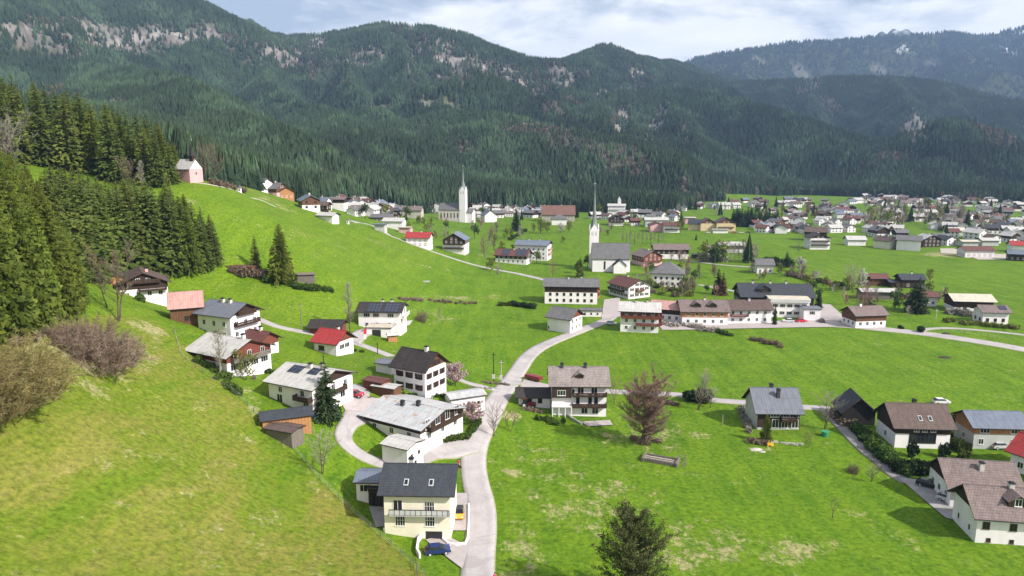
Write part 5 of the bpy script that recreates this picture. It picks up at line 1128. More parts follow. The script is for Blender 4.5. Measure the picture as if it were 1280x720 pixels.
for i, (px, pb) in enumerate(((182, 232), (190, 232), (198, 232), (206, 231), (214, 229))): shrub(px, pb, 3.6, 'spring', 'fresh green bush under the spruces left of the chapel', 'green bushes beside the chapel', 5.2)
for px, pb in ((272, 232), (281, 234), (291, 237), (304, 241), (268, 231)): shrub(px, pb, 2.6, 'brown', 'brownish bush along the chapel ridge path', 'bushes along the chapel ridge', 2.6)
# ---- single conifers
sp(320, 336, 292, 'smaller of two spruces standing alone on the hill meadow'); sp(352, 353, 279, 'taller of two spruces standing alone on the hill meadow', 'n', wide=1.15)
sp(409, 524, 449, 'dark spruce in front of the pale roofed chalet', 'd', wide=1.15); sp(725, 346, 320, 'small dark spruce left of the churchyard', wide=1.1)
sp(897, 368, 334, 'dark green conifer leaning against a rust brown one', 'd'); sp(903, 369, 339, 'rust brown conifer beside the dark green one above the village row', 'r', wide=1.2, cat='conifer')
sp(645, 289, 261, 'broad dark spruce on the green below the village church', 'd', wide=1.2); sp(1023, 385, 360, 'small dark spruce right of the white inn annexe', 'd')
sp(1146, 391, 345, 'tallest broad conifer by the split roofed house', 'd', wide=1.45); sp(1140, 388, 352, 'second conifer leaning on the tall one by the split roofed house', 'd', wide=1.2)
sp(957, 552, 515, 'small fresh spruce in front of the ribbed grey roof', 'n', wide=1.15); sp(968, 406, 378, 'narrow dark columnar cypress beside the inn parking', 'd', wide=.55, name='cypress', cat='cypress')
sp(1208, 286, 261, 'solitary dark conifer among the right village roofs', 'd'); sp(983, 334, 314, 'dark conifer right of the lone white cottage', 'd', wide=1.2)
sp(714, 272, 253, 'dark spruce right of the rust-brown manor', 'd', group='two spruces by the manor'); sp(721, 272, 256, 'dark spruce right of the rust-brown manor', 'd', group='two spruces by the manor')
sp(862, 262, 245, 'dark fir behind the yellow halls', 'd', group='firs behind the yellow halls'); sp(869, 262, 248, 'dark fir behind the yellow halls', 'd', group='firs behind the yellow halls')
for i in range(17):
    px = 917 + i * 3.4 + random.uniform(-1, 1); sp(px, 283 + random.uniform(-2, 1), 257 + (i * .35) + random.uniform(-2, 4), 'dark spruce in the row between the valley hamlets', 'd', 'row of dark spruces in the valley village')
for px, pb, pt_ in ((851, 283, 264), (1130, 277, 258), (1096, 296, 280), (1158, 268, 250), (870, 300, 292), (883, 312, 298)): sp(px, pb, pt_, 'small dark spruce scattered between valley houses', 'd', 'scattered dark spruces in the valley')
bt('spring', 850, 292, 268, 'green poplar beside the maroon roofed white house', name='poplar', wide=.55)
# ---- foreground ragged pine at bottom centre
leafm('needle_pine', (.035, .045, .014), (.09, .10, .03), (.18, .175, .065), trans=.25)
x, y, h = hpx(788, 752, 630); pt_, pc_ = leader_tree(77, .40, 'needle_pine', 'bark', base=.06, nb=80, rise=.35, leaders=1, fine=1.0, leaves=20, leafmat='needle_pine', leafsize=.009, round_=.5)
tr = tree(x, y, pt_, pc_, h, 'ragged dark young pine cut by the bottom edge of the photo', 'pine', None, 'ragged_pine')
# ---- bare and blossoming trees, nearest first
bt('red', 806, 556, 466, 'large bare tree with reddish-brown twigs right of the shingle roofed chalet', wide=1.1)
bt('round2', 768, 505, 470, 'thin bare tree just right of the shingle roofed chalet', wide=.8)
bt('multi', 872, 512, 456, 'ivy-stemmed bare tree clump beside the cross lane', wide=.95); bt('round', 888, 510, 484, 'small spreading bare tree right of the ivy-stemmed clump', wide=1.3)
bt('round', 1031, 536, 486, 'rounded bare tree between ribbed roof chalet and black barn', wide=1.15); bt('round2', 1010, 560, 535, 'small leafing tree at the lawn corner of the ribbed roof chalet')
bt('round', 1089, 602, 577, 'low pale bare tree below the east lane', wide=1.3); thick(1066, 591, 577, .7, 'thicket', 'dark little bush-like tree below the east lane', None); bt('stunt', 1041, 648, 619, 'gnarled short trunk standing alone in the lower meadow')
bt('round', 403, 592, 533, 'bare tree between fence and loop drive', wide=1.1); bt('mossy', 276, 470, 408, 'mossy bare tree in front of the weathered chalet', wide=.85); bt('spring', 306, 475, 435, 'small leafing tree right of the mossy one')
bt('tall', 149, 402, 300, 'tall bare tree, right of the pair below the highest chalet', wide=1.0); bt('tall', 134, 385, 303, 'tall bare tree, left of the pair below the highest chalet', wide=.8)
bt('tall2', 437, 418, 350, 'tall thin bare tree behind the red roofed house', wide=.8); bt('pink', 570, 483, 452, 'pink blossoming tree beside the dark roofed white house', name='blossom_tree', wide=1.3); bt('pink', 592, 531, 500, 'pink blossoming tree at the hedge corner by the lane', name='blossom_tree', wide=1.35)
bt('round', 617, 545, 500, 'small bare tree on the bank right of the lane', wide=.9); bt('round2', 638, 540, 507, 'leafless garden tree on the bank in front of the garage wing'); thick(527, 402, 385, .6, 'thicket', 'shrubby bare tree on the meadow right of the solar roofed house', None); bt('mossy', 549, 403, 384, 'pale slender sapling on the meadow')
bt('tall', 620, 318, 282, 'reddish bare tree behind the solar farmhouse', wide=1.0); bt('red_tree', 605, 322, 296, 'low reddish tree left of the solar farmhouse', wide=1.2); bt('red_tree', 690, 346, 326, 'small bare tree between solar farmhouse and lodging house')
bt('red_tree', 1078, 402, 350, 'large dark bare tree in front of the brown timber farmhouse', wide=1.15); bt('multi', 1098, 378, 355, 'bare garden tree behind the brown timber farmhouse', wide=1.3); bt('white', 1076, 362, 336, 'white blossoming tree left of the brown barn', name='blossom_tree', wide=.8); bt('round', 1066, 366, 331, 'grey bare tree beside the white blossoming one', wide=1.0)
bt('white', 998, 340, 321, 'white blossoming tree near the lone white cottage', name='blossom_tree', wide=1.3); bt('white', 1020, 352, 338, 'low white blossoming tree by the stream', name='blossom_tree', wide=1.3); bt('spring', 1162, 352, 335, 'small green tree behind the red roofed cottage')
bt('round2', 853, 333, 316, 'small dark bare tree beside the meadow path', wide=1.2); bt('multi', 868, 362, 343, 'bare tree right of the hipped villa', wide=1.2); bt('multi', 810, 362, 338, 'bare tree in the churchyard beside the hipped villa', wide=1.3); thick(855, 362, 350, .8, 'thicket', 'bare thicket right of the hipped villa', None)
for px, pb in ((822, 360), (838, 364), (850, 366), (828, 368), (845, 371), (860, 370), (815, 366)): shrub(px, pb, 2.6, random.choice(['spring', 'brown', 'hedge']), 'garden shrub on the slope below the hipped villa', 'shrubs below the hipped villa', 2.3)
bt('round', 555, 300, 284, 'bare tree between the gabled chalet and village church'); bt('spring', 535, 290, 273, 'yellow-green tree left of the gabled chalet', wide=1.2)
for px, pb, pt_ in ((676, 292, 274), (684, 291, 277), (700, 291, 278), (711, 290, 276), (667, 290, 279)): bt('spring' if px != 700 else 'white', px, pb, pt_, 'pale green tree on the lawn below the manor' if px != 700 else 'whitish blossoming tree on the lawn below the manor', group='pale green trees below the manor' if px != 700 else None, wide=1.3)
for px, pb, pt_ in ((776, 262, 243), (785, 262, 246), (793, 262, 247), (780, 264, 250)): bt('spring', px, pb, pt_, 'yellow-green tree at the wood edge above the villa', group='yellow-green trees above the villa', wide=1.2)
for px in range(778, 832, 5): bt('tall2' if px % 2 else 'mossy', px, 306 + random.uniform(-3, 1), 288 + random.uniform(-2, 3), 'slim leafless tree of the stream bank behind the church', group='slim trees along the stream')
for px in range(908, 944, 5): bt('mossy', px, 325 + random.uniform(-3, 3), 300 + random.uniform(-2, 5), 'slender pale tree in the riverside row by the pale barn', group='riverside trees by the pale barn', wide=1.2)
for px in range(876, 912, 6): shrub(px, 327, 3.5, 'grey', 'grey bush of the riverside row below the small farmhouse', 'grey riverside bushes', 4)
bt('round', 997, 318, 302, 'slim bare tree standing alone on the valley field', wide=.6)
# hedge strips of the meadow
def row(a, b_, n_, r, kind, label, group, h=None, jit=1.0):
    if n_ >= 9 or 'hedge' in group:
        mb = MB(); o0 = None
        for i in range(int(n_ * 1.25)):
            t = i / max(1, n_ * 1.25 - 1); x, y, z = G(a[0] + (b_[0] - a[0]) * t + random.uniform(-jit, jit), a[1] + (b_[1] - a[1]) * t + random.uniform(-jit, jit) * (.3 if 'hedge' in group else 1.2)); o0 = o0 or Vector((x, y, z))
            if 'hedge' not in group and random.random() < .22: continue
            me_ = random.choice(BUSH[kind]); k_ = r * (random.uniform(.75, 1.2) if 'hedge' in group else random.choice((.35, .5, .7, .9, 1.25))); M_ = Matrix.Translation(Vector((x, y, z - .15)) - o0) @ Matrix.Rotation(random.random() * 6.28, 4, 'Z') @ Matrix.Diagonal((k_, k_, (h or r) * random.uniform(.8, 1.15), 1))
            mi_ = [p.material_index for p in me_.polygons]; base_ = len(mb.v); mb.v += [tuple(M_ @ v.co) for v in me_.vertices]; mb.f += [tuple(base_ + j for j in p.vertices) for p in me_.polygons]; mb.mi += mi_
        o = mb.obj('hedge' if 'hedge' in group else 'hedge_row', [m_ for m_ in BUSH[kind][0].materials]); o.location = o0; return tag(o, group if len(group.split()) > 4 else 'line of ' + group, 'hedge')
    for i in range(n_):
        t = i / max(1, n_ - 1); shrub(a[0] + (b_[0] - a[0]) * t + random.uniform(-jit, jit), a[1] + (b_[1] - a[1]) * t + random.uniform(-jit, jit) * .3, r * random.uniform(.75, 1.2), kind, label, group, (h or r) * random.uniform(.8, 1.15))
row((290, 340), (340, 350), 14, 2.6, 'brown', 'rust brown bush in the strip beside the two meadow spruces', 'brown bushes beside the meadow spruces'); row((340, 352), (364, 354), 6, 3.0, 'hedge', 'green bush at the foot of the meadow spruces', 'green bushes under the meadow spruces')
row((364, 358), (420, 366), 14, 1.9, 'hedge', 'low dark green bush on the terrace edge of the hill meadow', 'bushes on the meadow terrace edge'); row((500, 374), (600, 381), 26, 1.7, 'brown', 'low reddish brown bush on the meadow step', 'bushes on the meadow step', 1.3)
row((932, 422), (975, 433), 12, 1.8, 'brown', 'low brown bush on the field bank below the village row', 'bushes on the field bank', 1.3); row((640, 382), (668, 386), 7, 1.8, 'dark', 'dark hedge bush behind the long lodging house garden', 'dark hedge behind the lodging house', 1.8)
row((626, 382), (668, 383), 8, 1.7, 'hedge', 'clipped bush in the garden hedge left of the lodging house', 'garden hedge left of the lodging house', 1.8)
row((827, 405), (895, 414), 20, 2.2, 'grey', 'greyish bush on the embankment under the village row', 'grey bushes under the village row', 1.8); row((898, 416), (912, 420), 4, 1.6, 'hedge', 'green bush at the end of the embankment bushes', 'green bushes at the embankment end')
row((985, 344), (1010, 350), 7, 2.6, 'brown', 'brown stream-side bush near the white blossoms', 'stream-side bushes near the white blossoms'); row((1025, 353), (1060, 362), 9, 2.6, 'hedge', 'green stream-side bush left of the grey bare tree', 'green stream-side bushes')
row((962, 331), (985, 333), 4, 4.0, 'hedge', 'round green bush right of the lone cottage', 'green bushes right of the lone cottage', 4.5)
row((1180, 402), (1278, 412), 26, 2.0, 'spring', 'yellow-green garden shrub in front of the solar strip house', 'garden shrubs of the solar strip house', 1.8); row((1186, 392), (1215, 396), 8, 2.6, 'grey', 'grey leafless bush below the cream roofed barn', 'grey bushes below the cream roofed barn', 2.6)
row((1092, 372), (1150, 374), 12, 2.4, 'brown', 'brown bush in the orchard behind the farmhouse', 'orchard bushes behind the farmhouse')
# foreground gardens
row((1070, 538), (1096, 562), 10, 2.0, 'hedge', 'dark green hedge bush between east lane and black barn', 'hedge between east lane and black barn', 2.2); row((1092, 562), (1128, 592), 16, 1.9, 'hedge', 'large green hedge bush along the upper side of the east lane', 'hedge bushes along the east lane', 2.3, 3)
row((1120, 590), (1158, 594), 14, 1.4, 'dark', 'trimmed dark hedge bush above the east yard', 'dark hedge above the east yard', 2.4); row((1186, 548), (1205, 572), 14, 2.2, 'hedge', 'green shrub between brown roofed chalet and solar roofed house', 'shrubs between the two right chalets', 2.4, 4)
row((1190, 530), (1204, 535), 4, 2.4, 'dark', 'dark hedge bush behind the right chalets', 'dark hedge behind the right chalets', 2.2)
for px, pb in ((1141, 571), (1180, 572)): shrub(px, pb, 1.3, 'dark', 'rounded dark conifer bush on the chalet terrace', 'two conifer bushes on the chalet terrace', 2.6)
row((1044, 520), (1060, 532), 7, 2.2, 'brown', 'brown brushwood beside the east lane junction', 'brushwood by the east lane junction', 1.8, 3); row((926, 512), (936, 540), 6, 1.3, 'grey', 'leafless climbing bush on the gable side of the ribbed roof chalet', 'bushes at the pale gable', 1.4)
row((938, 553), (955, 556), 5, 1.2, 'brown', 'small shrub on the garden edge of the ribbed roof chalet', 'shrubs in front of the ribbed roof chalet', 1.2); row((965, 553), (1000, 556), 7, .8, 'white', 'low white flowering plant along the ribbed roof chalet', 'white flower border of the ribbed roof chalet', .5)
row((862, 500), (882, 502), 8, 2.6, 'dark', 'dark ivy bush round the bare clump by the cross lane', 'dark ivy bushes by the cross lane', 2.6); row((815, 500), (850, 508), 10, 1.8, 'brown', 'brown bramble below the cross lane', 'brambles below the cross lane', 1.2)
row((786, 552), (822, 553), 9, 1.6, 'brown', 'reddish scrub at the foot of the large bare tree', 'scrub under the large bare tree', 1.1, 4)
row((672, 528), (716, 530), 10, 1.4, 'hedge', 'green shrub on the bank in front of the shingle roofed chalet', 'shrubs in front of the shingle roofed chalet', 1.3, 3); row((655, 512), (676, 516), 4, 1.1, 'brown', 'brown shrub beside the parked red tractor', 'brown shrubs beside the tractor', 1)
row((545, 553), (584, 548), 17, 1.0, 'hedge', 'clipped green hedge bush round the farmhouse lawn', 'clipped hedge of the farmhouse lawn', 1.3, .6); row((584, 548), (599, 527), 9, 1.0, 'hedge', 'clipped green hedge bush along the lane side', 'clipped hedge along the lane side', 1.3, .6)
row((248, 450), (300, 492), 16, 1.7, 'hedge', 'tangled green shrub between wire fence and weathered chalet', 'shrubs below the weathered chalet', 1.5, 4); row((262, 448), (330, 476), 10, 1.6, 'grey', 'grey leafless shrub in the garden of the weathered chalet', 'grey shrubs below the weathered chalet', 1.6, 5)
row((318, 463), (342, 468), 4, 1.1, 'hedge', 'round bush at the white wall of the weathered chalet', 'round bushes at the weathered chalet', 1.2); row((560, 495), (570, 500), 4, 1.1, 'hedge', 'garden bush below the pink blossoming tree', 'garden bushes below the pink blossom')
row((505, 494), (552, 496), 8, .9, 'hedge', 'low bush along the white house wall', 'low bushes along the white house wall', .9); row((585, 484), (612, 486), 5, .9, 'grey', 'grass tuft bush at the lane fork', 'tuft bushes at the lane fork', .6); row((604, 478), (632, 482), 7, 1.0, 'brown', 'low scrub bush beside the poles at the lane fork', 'scrub beside the poles', .7)
row((430, 437), (452, 440), 4, .9, 'hedge', 'small garden bush right of the red roofed house', 'garden bushes by the red roofed house'); row((640, 300), (655, 290), 5, 3, 'hedge', 'green bush on the lawn by the broad spruce', 'bushes by the broad spruce')
# brown thickets at left meadow edge
for px, pb, pt_, w_ in ((128, 462, 402, 1.0), (152, 452, 410, .9), (103, 446, 402, 1.0), (118, 440, 388, .9), (84, 432, 392, .9)): thick(px, pb, pt_, w_, 'thicket', 'sprawling brown thicket on the meadow edge below the near wood', 'brown thickets below the near wood')
for px, pb, pt_ in ((8, 506, 425), (38, 494, 432), (-22, 520, 430), (20, 470, 410), (52, 470, 430)): thick(px, pb, pt_, 1.0, 'thicket_olive', 'olive brown thicket at the left edge of the photo', 'thickets at the left edge')
row((55, 492), (62, 480), 3, 1.6, 'spring', 'yellow-green bush right of the left edge thicket', 'yellow-green bushes at the left edge'); row((20, 430), (105, 415), 12, 1.8, 'brown', 'brown undergrowth bush at the near wood edge', 'undergrowth of the near wood', 1.2, 5); shrub(174, 376, 2.0, 'hedge', 'round green bush in front of the highest chalet', None, 1.8)
row((104, 345), (128, 352), 6, 2.2, 'grey', 'grey bush beside the lean-to', 'grey bushes beside the lean-to')
# ------------------------------------------------------------------ fence, poles, small things
def fence(px_pts, step, label, h=1.2, board=False, name='wire_fence'):
    P_ = smooth([Vector((*G(*p)[:2], 0)) for p in px_pts], 1.0); L_ = 0; o0 = Vector((P_[0].x, P_[0].y, Hs(P_[0].x, P_[0].y))); r = empty(name, label, 'fence', o0)
    pm = MB(); pm.tube((0, 0, -.5), (0, 0, h + .1), .07, .055, 6); pme = pm.mesh('post', ['timber_grey']); posts = []
    acc = step
    for i, p in enumerate(P_):
        if i: acc += (P_[i] - P_[i-1]).length
        if acc >= step and len(posts) < 98: acc = 0; z = Hs(p.x, p.y); posts.append(Vector((p.x, p.y, z))); link('post', pme, r, posts[-1] - o0)
    wm = MB()
    for a, b_ in zip(posts[:-1], posts[1:]):
        for q in ((.35, .7, 1.1) if not board else (.5, 1.0)):
            off = Vector((0, 0, q)); wm.tube(a - o0 + off, b_ - o0 + off, .012 if not board else .05, .012 if not board else .05, 4)
    wm.obj('wires' if not board else 'rails', 'metal_light' if not board else 'timber_grey', r); return r
fence([(218, 412), (221, 425), (228, 445), (245, 460), (300, 498), (330, 530), (365, 560), (400, 600), (440, 640), (480, 675), (505, 697), (532, 722)], 2.4, 'wire fence with weathered posts along the edge of the hillside meadow')
fence([(843, 577), (856, 574), (857, 583), (847, 586)], 1.3, 'small grey garden fence right of the wooden crate bed', 1.1, True, 'garden_fence')
fence([(520, 704), (522, 720), (524, 745)], 2.2, 'short wooden fence in the bottom lawn left of the ramp', 1.0, True, 'garden_fence')
fence([(1072, 560), (1086, 574), (1104, 588)], 2.2, 'low post fence on the lower side of the east lane', .8, True, 'garden_fence')
fence([(1150, 413), (1190, 415), (1235, 421), (1280, 428)], 7, 'thin post fence along the valley road field', 1.0, False, 'wire_fence')
# wooden crate bed
x, y, z = G(826, 577); cb = empty('compost_crate', 'weathered open wooden crate bed in the lower meadow', 'crate', (x, y, z), R(-24))
for s, n_ in ((-1, 'side_board'), (1, 'side_board')):
    b_ = MB(); b_.box(-3.6, 3.6, s * 1.4 - .08, s * 1.4 + .08, -.3, .75); b_.obj(n_, 'timber_grey', cb)
    b_ = MB(); b_.box(s * 3.6 - .2, s * 3.6 + .2, -1.75, 1.75, -.3, .95); b_.obj('end_board', 'timber_grey', cb)
b_ = MB(); b_.box(-3.4, 3.4, -1.3, 1.3, -.2, .35); b_.obj('soil_fill', 'gravel', cb); b_ = MB(); b_.box(-3.2, 3.2, -.7, -.4, .36, .55); b_.box(-3.2, 3.0, .3, .55, .36, .5); b_.obj('plank', 'timber_grey', cb)
def pole(px, pb, h, mat, label, box=False, name='utility_pole', arm=True):
    x, y, z = G(px, pb); r = empty(name, label, 'pole', (x, y, z)); t = MB(); t.tube((0, 0, -.6), (0, 0, h), .14, .1, 8); t.obj('mast', mat, r)
    if arm: t = MB(); t.box(-.6, .6, -.06, .06, h - .7, h - .55); t.obj('crossarm', mat, r)
    if box: t = MB(); t.box(-.4, .4, -.35, -.14, .9, 2.2); t.obj('switch_box', 'plaster_grey', r)
    return r
pole(617, 477, 8.5, 'timber_black', 'dark wooden pole, left of the pair at the lane fork', True); pole(626.5, 478, 6.5, 'concrete', 'pale concrete pole, right of the pair at the lane fork', True)
pole(377, 410, 8.0, 'timber_grey', 'grey pole beside the hill lane on the meadow'); pole(472, 442, 3.5, 'metal_dark', 'short dark lamp post on the lane above the dark roofed white house', name='lamp_post'); pole(405, 455 + 8, 4.5, 'metal_dark', 'dark stove pipe mast behind the pale roofed chalet', arm=False)
pole(540, 500, 5, 'metal_light', 'thin pale mast in the garden below the white house', arm=False); pole(903, 531, 2.6, 'bark_pale', 'pale stump-like post in the shadow left of the ribbed roof chalet', arm=False, name='post'); pole(1170, 398, 4, 'metal_light', 'thin pale lamp post on the field by the valley road', name='lamp_post')
# banner
x, y, z = G(455, 433); fl = empty('flag_banner', 'tall red and white vertical banner on a pole by the terrace drive', 'flag', (x, y, z), R(10)); t = MB(); t.tube((0, 0, -.4), (0, 0, 5.6), .05, .04, 6); t.obj('flagpole', 'metal_light', fl)
t = MB(); t.box(.06, .75, -.02, .02, 3.7, 5.4); t.obj('red_cloth', plain('cloth_red', (.6, .03, .04), .8, .05).name, fl); t = MB(); t.box(.06, .75, -.02, .02, 2.2, 3.7); t.obj('white_cloth', 'frame_white', fl)
# cars
def car(px, py, yaw, col, label, name='parked_car', k=1.0, cat='car', roofm_=None):
    cm_ = plain('paint_%02x%02x%02x' % tuple(int(c * 255) for c in col), col, .25, .04, 1, spec=.6).name
    x, y, z = G(px, py); r = empty(name, label, cat, (x, y, z + .12), R(yaw)); r.scale = (k,) * 3
    b_ = MB(); prof = [(-2.1, .35), (2.1, .35), (2.15, .62), (2.05, .82), (1.1, .98), (-1.85, 1.02), (-2.12, .8)]   # side profile x,z
    n_ = len(prof); v = [(p[0], s * (.86 if 0 < i < 6 else .84), p[1]) for s in (-1, 1) for i, p in enumerate(prof)]; f = [(i, (i+1) % n_, n_ + (i+1) % n_, n_ + i) for i in range(n_)] + [tuple(range(n_-1, -1, -1)), tuple(range(n_, 2*n_))]
    b_.add(v, f); bo = b_.obj('body', cm_, r)
    g = MB(); gp = [(1.15, .97), (.45, 1.42), (-1.35, 1.45), (-1.95, 1.0)]; v = [(p[0], s * (.80 if p[1] < 1.2 else .64), p[1]) for s in (-1, 1) for p in gp]; g.add(v, [(0, 4, 5, 1), (1, 5, 6, 2), (2, 6, 7, 3), (0, 1, 2, 3), (7, 6, 5, 4)]); g.obj('windows', 'window_glass', r)
    g = MB(); v = [(p[0], s * .66, p[1]) for s in (-1, 1) for p in ((.42, 1.44), (-1.3, 1.47))]; g.add(v + [(a[0], a[1], a[2] + .05) for a in v], [(4, 5, 7, 6), (0, 1, 5, 4), (2, 6, 7, 3), (0, 4, 6, 2), (1, 3, 7, 5)]); g.obj('roof_panel', roofm_ or cm_, r)
    wh = MB(); wh.tube((0, -.1, 0), (0, .1, 0), .32, .32, 14); wme = wh.mesh('wheel', ['metal_dark']); rm = MB(); rm.tube((0, -.12, 0), (0, .12, 0), .19, .19, 10); rme = rm.mesh('rim', ['metal_light'])
    for wx in (-1.3, 1.3):
        for wy in (-.8, .8): wo = link('wheel', wme, r, (wx, wy, .3)); link('rim', rme, wo)
    hm = MB(); hm.box(-.03, .04, -.17, .17, -.08, .08); hme = hm.mesh('headlight', ['frame_white']); tme = hm.mesh('tail_light', ['cloth_red'])
    for s in (-.6, .6): link('headlight', hme, r, (2.1, s, .72)); link('tail_light', tme, r, (-2.1, s, .82))
    return r
car(547, 692, 12, (.02, .035, .13), 'dark blue car on the garage ramp below the cream house'); car(574.5, 645, -88, (.62, .33, .03), 'orange-yellow car with dark roof beside the cream house', roofm_='metal_dark', k=.95)
car(444, 496, -12, (.42, .02, .04), 'red sports car parked in front of the pale roofed chalet'); car(764, 406, -14, (.7, .72, .74), 'white car beside the red timbered chalet at the lane end')
car(985, 403, 175, (.62, .63, .65), 'silver car, left of three on the inn parking'); car(1001.5, 403, 5, (.6, .02, .05), 'bright red car in the middle of the inn parking'); car(1027, 403, 80, (.03, .03, .035), 'black car, right of three on the inn parking')
car(1160, 609, -40, (.02, .02, .022), 'black car parked at the gable of the rear mauve roofed wing'); car(1186, 628, -48, (.6, .6, .62), 'white car half under the eaves of the front mauve roofed house')
car(1250, 561, 4, (.5, .5, .52), 'pale grey car beside the solar roofed timber house'); car(1176, 505, 0, (.7, .7, .7), 'white car behind the brown roofed chalet')
for px, py, c_ in ((1006, 293.5, 2), (958, 291.5, 0), (967, 291.5, 1), (976, 291.6, 3), (885, 291.5, 0), (918, 291.5, 2), (926, 291.6, 0), (935, 291.5, 1)):
    car(px, py, random.uniform(-8, 8), [(.6, .6, .6), (.05, .05, .06), (.3, .04, .04), (.1, .13, .2)][c_], 'tiny parked car on the far valley street', 'parked_car').__setitem__('group', 'cars on the far valley street')
# red tractor beside garage wing
x, y, z = G(660, 509); tr_ = empty('tractor', 'dark red tractor parked in front of the low garage wing', 'tractor', (x, y, z), R(-15)); cm_ = plain('paint_tractor', (.2, .025, .03), .4, .1).name
b_ = MB(); b_.box(.1, 2.0, -.45, .45, .7, 1.45); b_.box(-1.2, .1, -.6, .6, .75, 1.2); b_.obj('body', cm_, tr_); b_ = MB(); b_.prism([(-.6, 1.2), (.6, 1.2), (.52, 2.3), (-.52, 2.3)], -1.2, -.05); b_.obj('cab', 'window_glass', tr_); b_ = MB(); b_.box(-1.3, .05, -.62, .62, 2.3, 2.42); b_.obj('cab_roof', cm_, tr_)
for wx, wy, r_w in ((-.8, -.8, .75), (-.8, .8, .75), (1.5, -.7, .45), (1.5, .7, .45)): b_ = MB(); b_.tube((0, -.2, 0), (0, .2, 0), r_w, r_w, 16); wo = b_.obj('wheel', 'metal_dark', tr_); wo.location = (wx, wy, r_w); b_ = MB(); b_.tube((0, -.22, 0), (0, .22, 0), r_w * .5, r_w * .5, 10); b_.obj('rim', 'frame_white', wo)
# dark red trailer by the lane
x, y, z = G(667, 476); tl_ = empty('trailer', 'long dark red trailer parked beside the lane above the shingle roofed chalet', 'trailer', (x, y, z), R(-38)); b_ = MB(); b_.box(-2.6, 2.6, -.9, .9, .7, 1.7); b_.obj('load_box', cm_, tl_)
for wx in (-1.2, 1.2):
    for wy in (-.9, .9): b_ = MB(); b_.tube((0, -.12, 0), (0, .12, 0), .38, .38, 12); wo = b_.obj('wheel', 'metal_dark', tl_); wo.location = (wx, wy, .38)
# persons
def person(px, py, yaw, label, top, legs, stride=.35, item=None):
    x, y, z = G(px, py); J = [(0,0,.95),(0,0,1.12),(0,0,1.38),(0,0,1.5),(0,0,1.62),(0,0,1.72),(.09,0,.9),(.11,stride*.35,.48),(.11,stride*.6,.07),(.11,stride*.6+.16,.03),(-.09,0,.9),(-.11,-stride*.2,.48),(-.11,-stride*.6,.09),(-.11,-stride*.6+.15,.03),
      (.17,0,1.4),(.24,-.06,1.13),(.24,.1,.92),(.24,.16,.84),(-.17,0,1.4),(-.24,.06,1.13),(-.24,.2,.95),(-.24,.27,.88)]
    E = [(0,1),(1,2),(2,3),(3,4),(4,5),(0,6),(6,7),(7,8),(8,9),(0,10),(10,11),(11,12),(12,13),(2,14),(14,15),(15,16),(16,17),(2,18),(18,19),(19,20),(20,21)]
    Rr = [.15,.13,.15,.06,.09,.085,.09,.062,.045,.04,.09,.062,.045,.04,.065,.045,.035,.04,.065,.045,.035,.04]
    me_ = bpy.data.meshes.new('person'); me_.from_pydata(J, E, []); bm_ = bmesh.new(); bm_.from_mesh(me_); bm_.verts.layers.skin.verify(); bm_.to_mesh(me_); bm_.free()
    for i, r_ in enumerate(Rr): me_.skin_vertices[0].data[i].radius = (r_, r_ * (.8 if i < 3 else 1)); me_.skin_vertices[0].data[i].use_root = (i == 0)
    skin = plain('skin', (.5, .3, .22), .6, .05).name; o = link('person', me_, None, (x, y, z), R(yaw)); me_.materials.append(MATS[skin]); md = o.modifiers.new('skin', 'SKIN'); md.use_smooth_shade = True; o.modifiers.new('sub', 'SUBSURF').levels = 1; o.modifiers['sub'].render_levels = 1
    tag(o, label, 'person')
    t = MB(); pr = [(.16, .92), (.19, 1.1), (.21, 1.36), (.12, 1.49), (.06, 1.52)]
    def lathe(mb, pr, n_=12, ky=.75, ox=0, oy0=0, oy1=0):
        v = [(ox + cos(2*pi*i/n_) * r_, (oy0 + (oy1 - oy0) * j / max(1, len(pr) - 1)) + sin(2*pi*i/n_) * r_ * ky, z_) for j, (r_, z_) in enumerate(pr) for i in range(n_)]
        mb.add(v, [(j*n_+i, j*n_+(i+1) % n_, (j+1)*n_+(i+1) % n_, (j+1)*n_+i) for j in range(len(pr)-1) for i in range(n_)])
    lathe(t, pr)
    for s, oy in ((1, -.06), (-1, .06)): t.tube((s*.17, 0, 1.42), (s*.25, oy, 1.13), .085, .068, 8); t.tube((s*.25, oy, 1.13), (s*.25, oy + .15, .94), .068, .05, 8)
    t.obj('jacket', top, o); t = MB()
    for s, d in ((1, 1), (-1, -1)): t.tube((s*.09, 0, .97), (s*.11, d*stride*.3, .48), .115, .08, 8); t.tube((s*.11, d*stride*.3, .48), (s*.11, d*stride*.6, .1), .08, .06, 8)
    t.obj('trousers', legs, o); t = MB(); lathe(t, [(.085, 1.64), (.108, 1.72), (.1, 1.8), (.05, 1.84), (.005, 1.85)], 12, 1.0); t.obj('hair', 'timber_dark', o)
    return o
plain('cloth_pink', (.62, .05, .16), .8, .06); plain('cloth_white', (.72, .7, .66), .85, .04)
person(573.3, 584, 160, 'person in a pink jacket and white trousers walking on the lane behind the cream house', 'cloth_pink', 'cloth_white')
person(618.5, 729, 10, 'person in a pink-red top at the bottom edge of the photo beside the lane', 'cloth_pink', 'metal_dark')
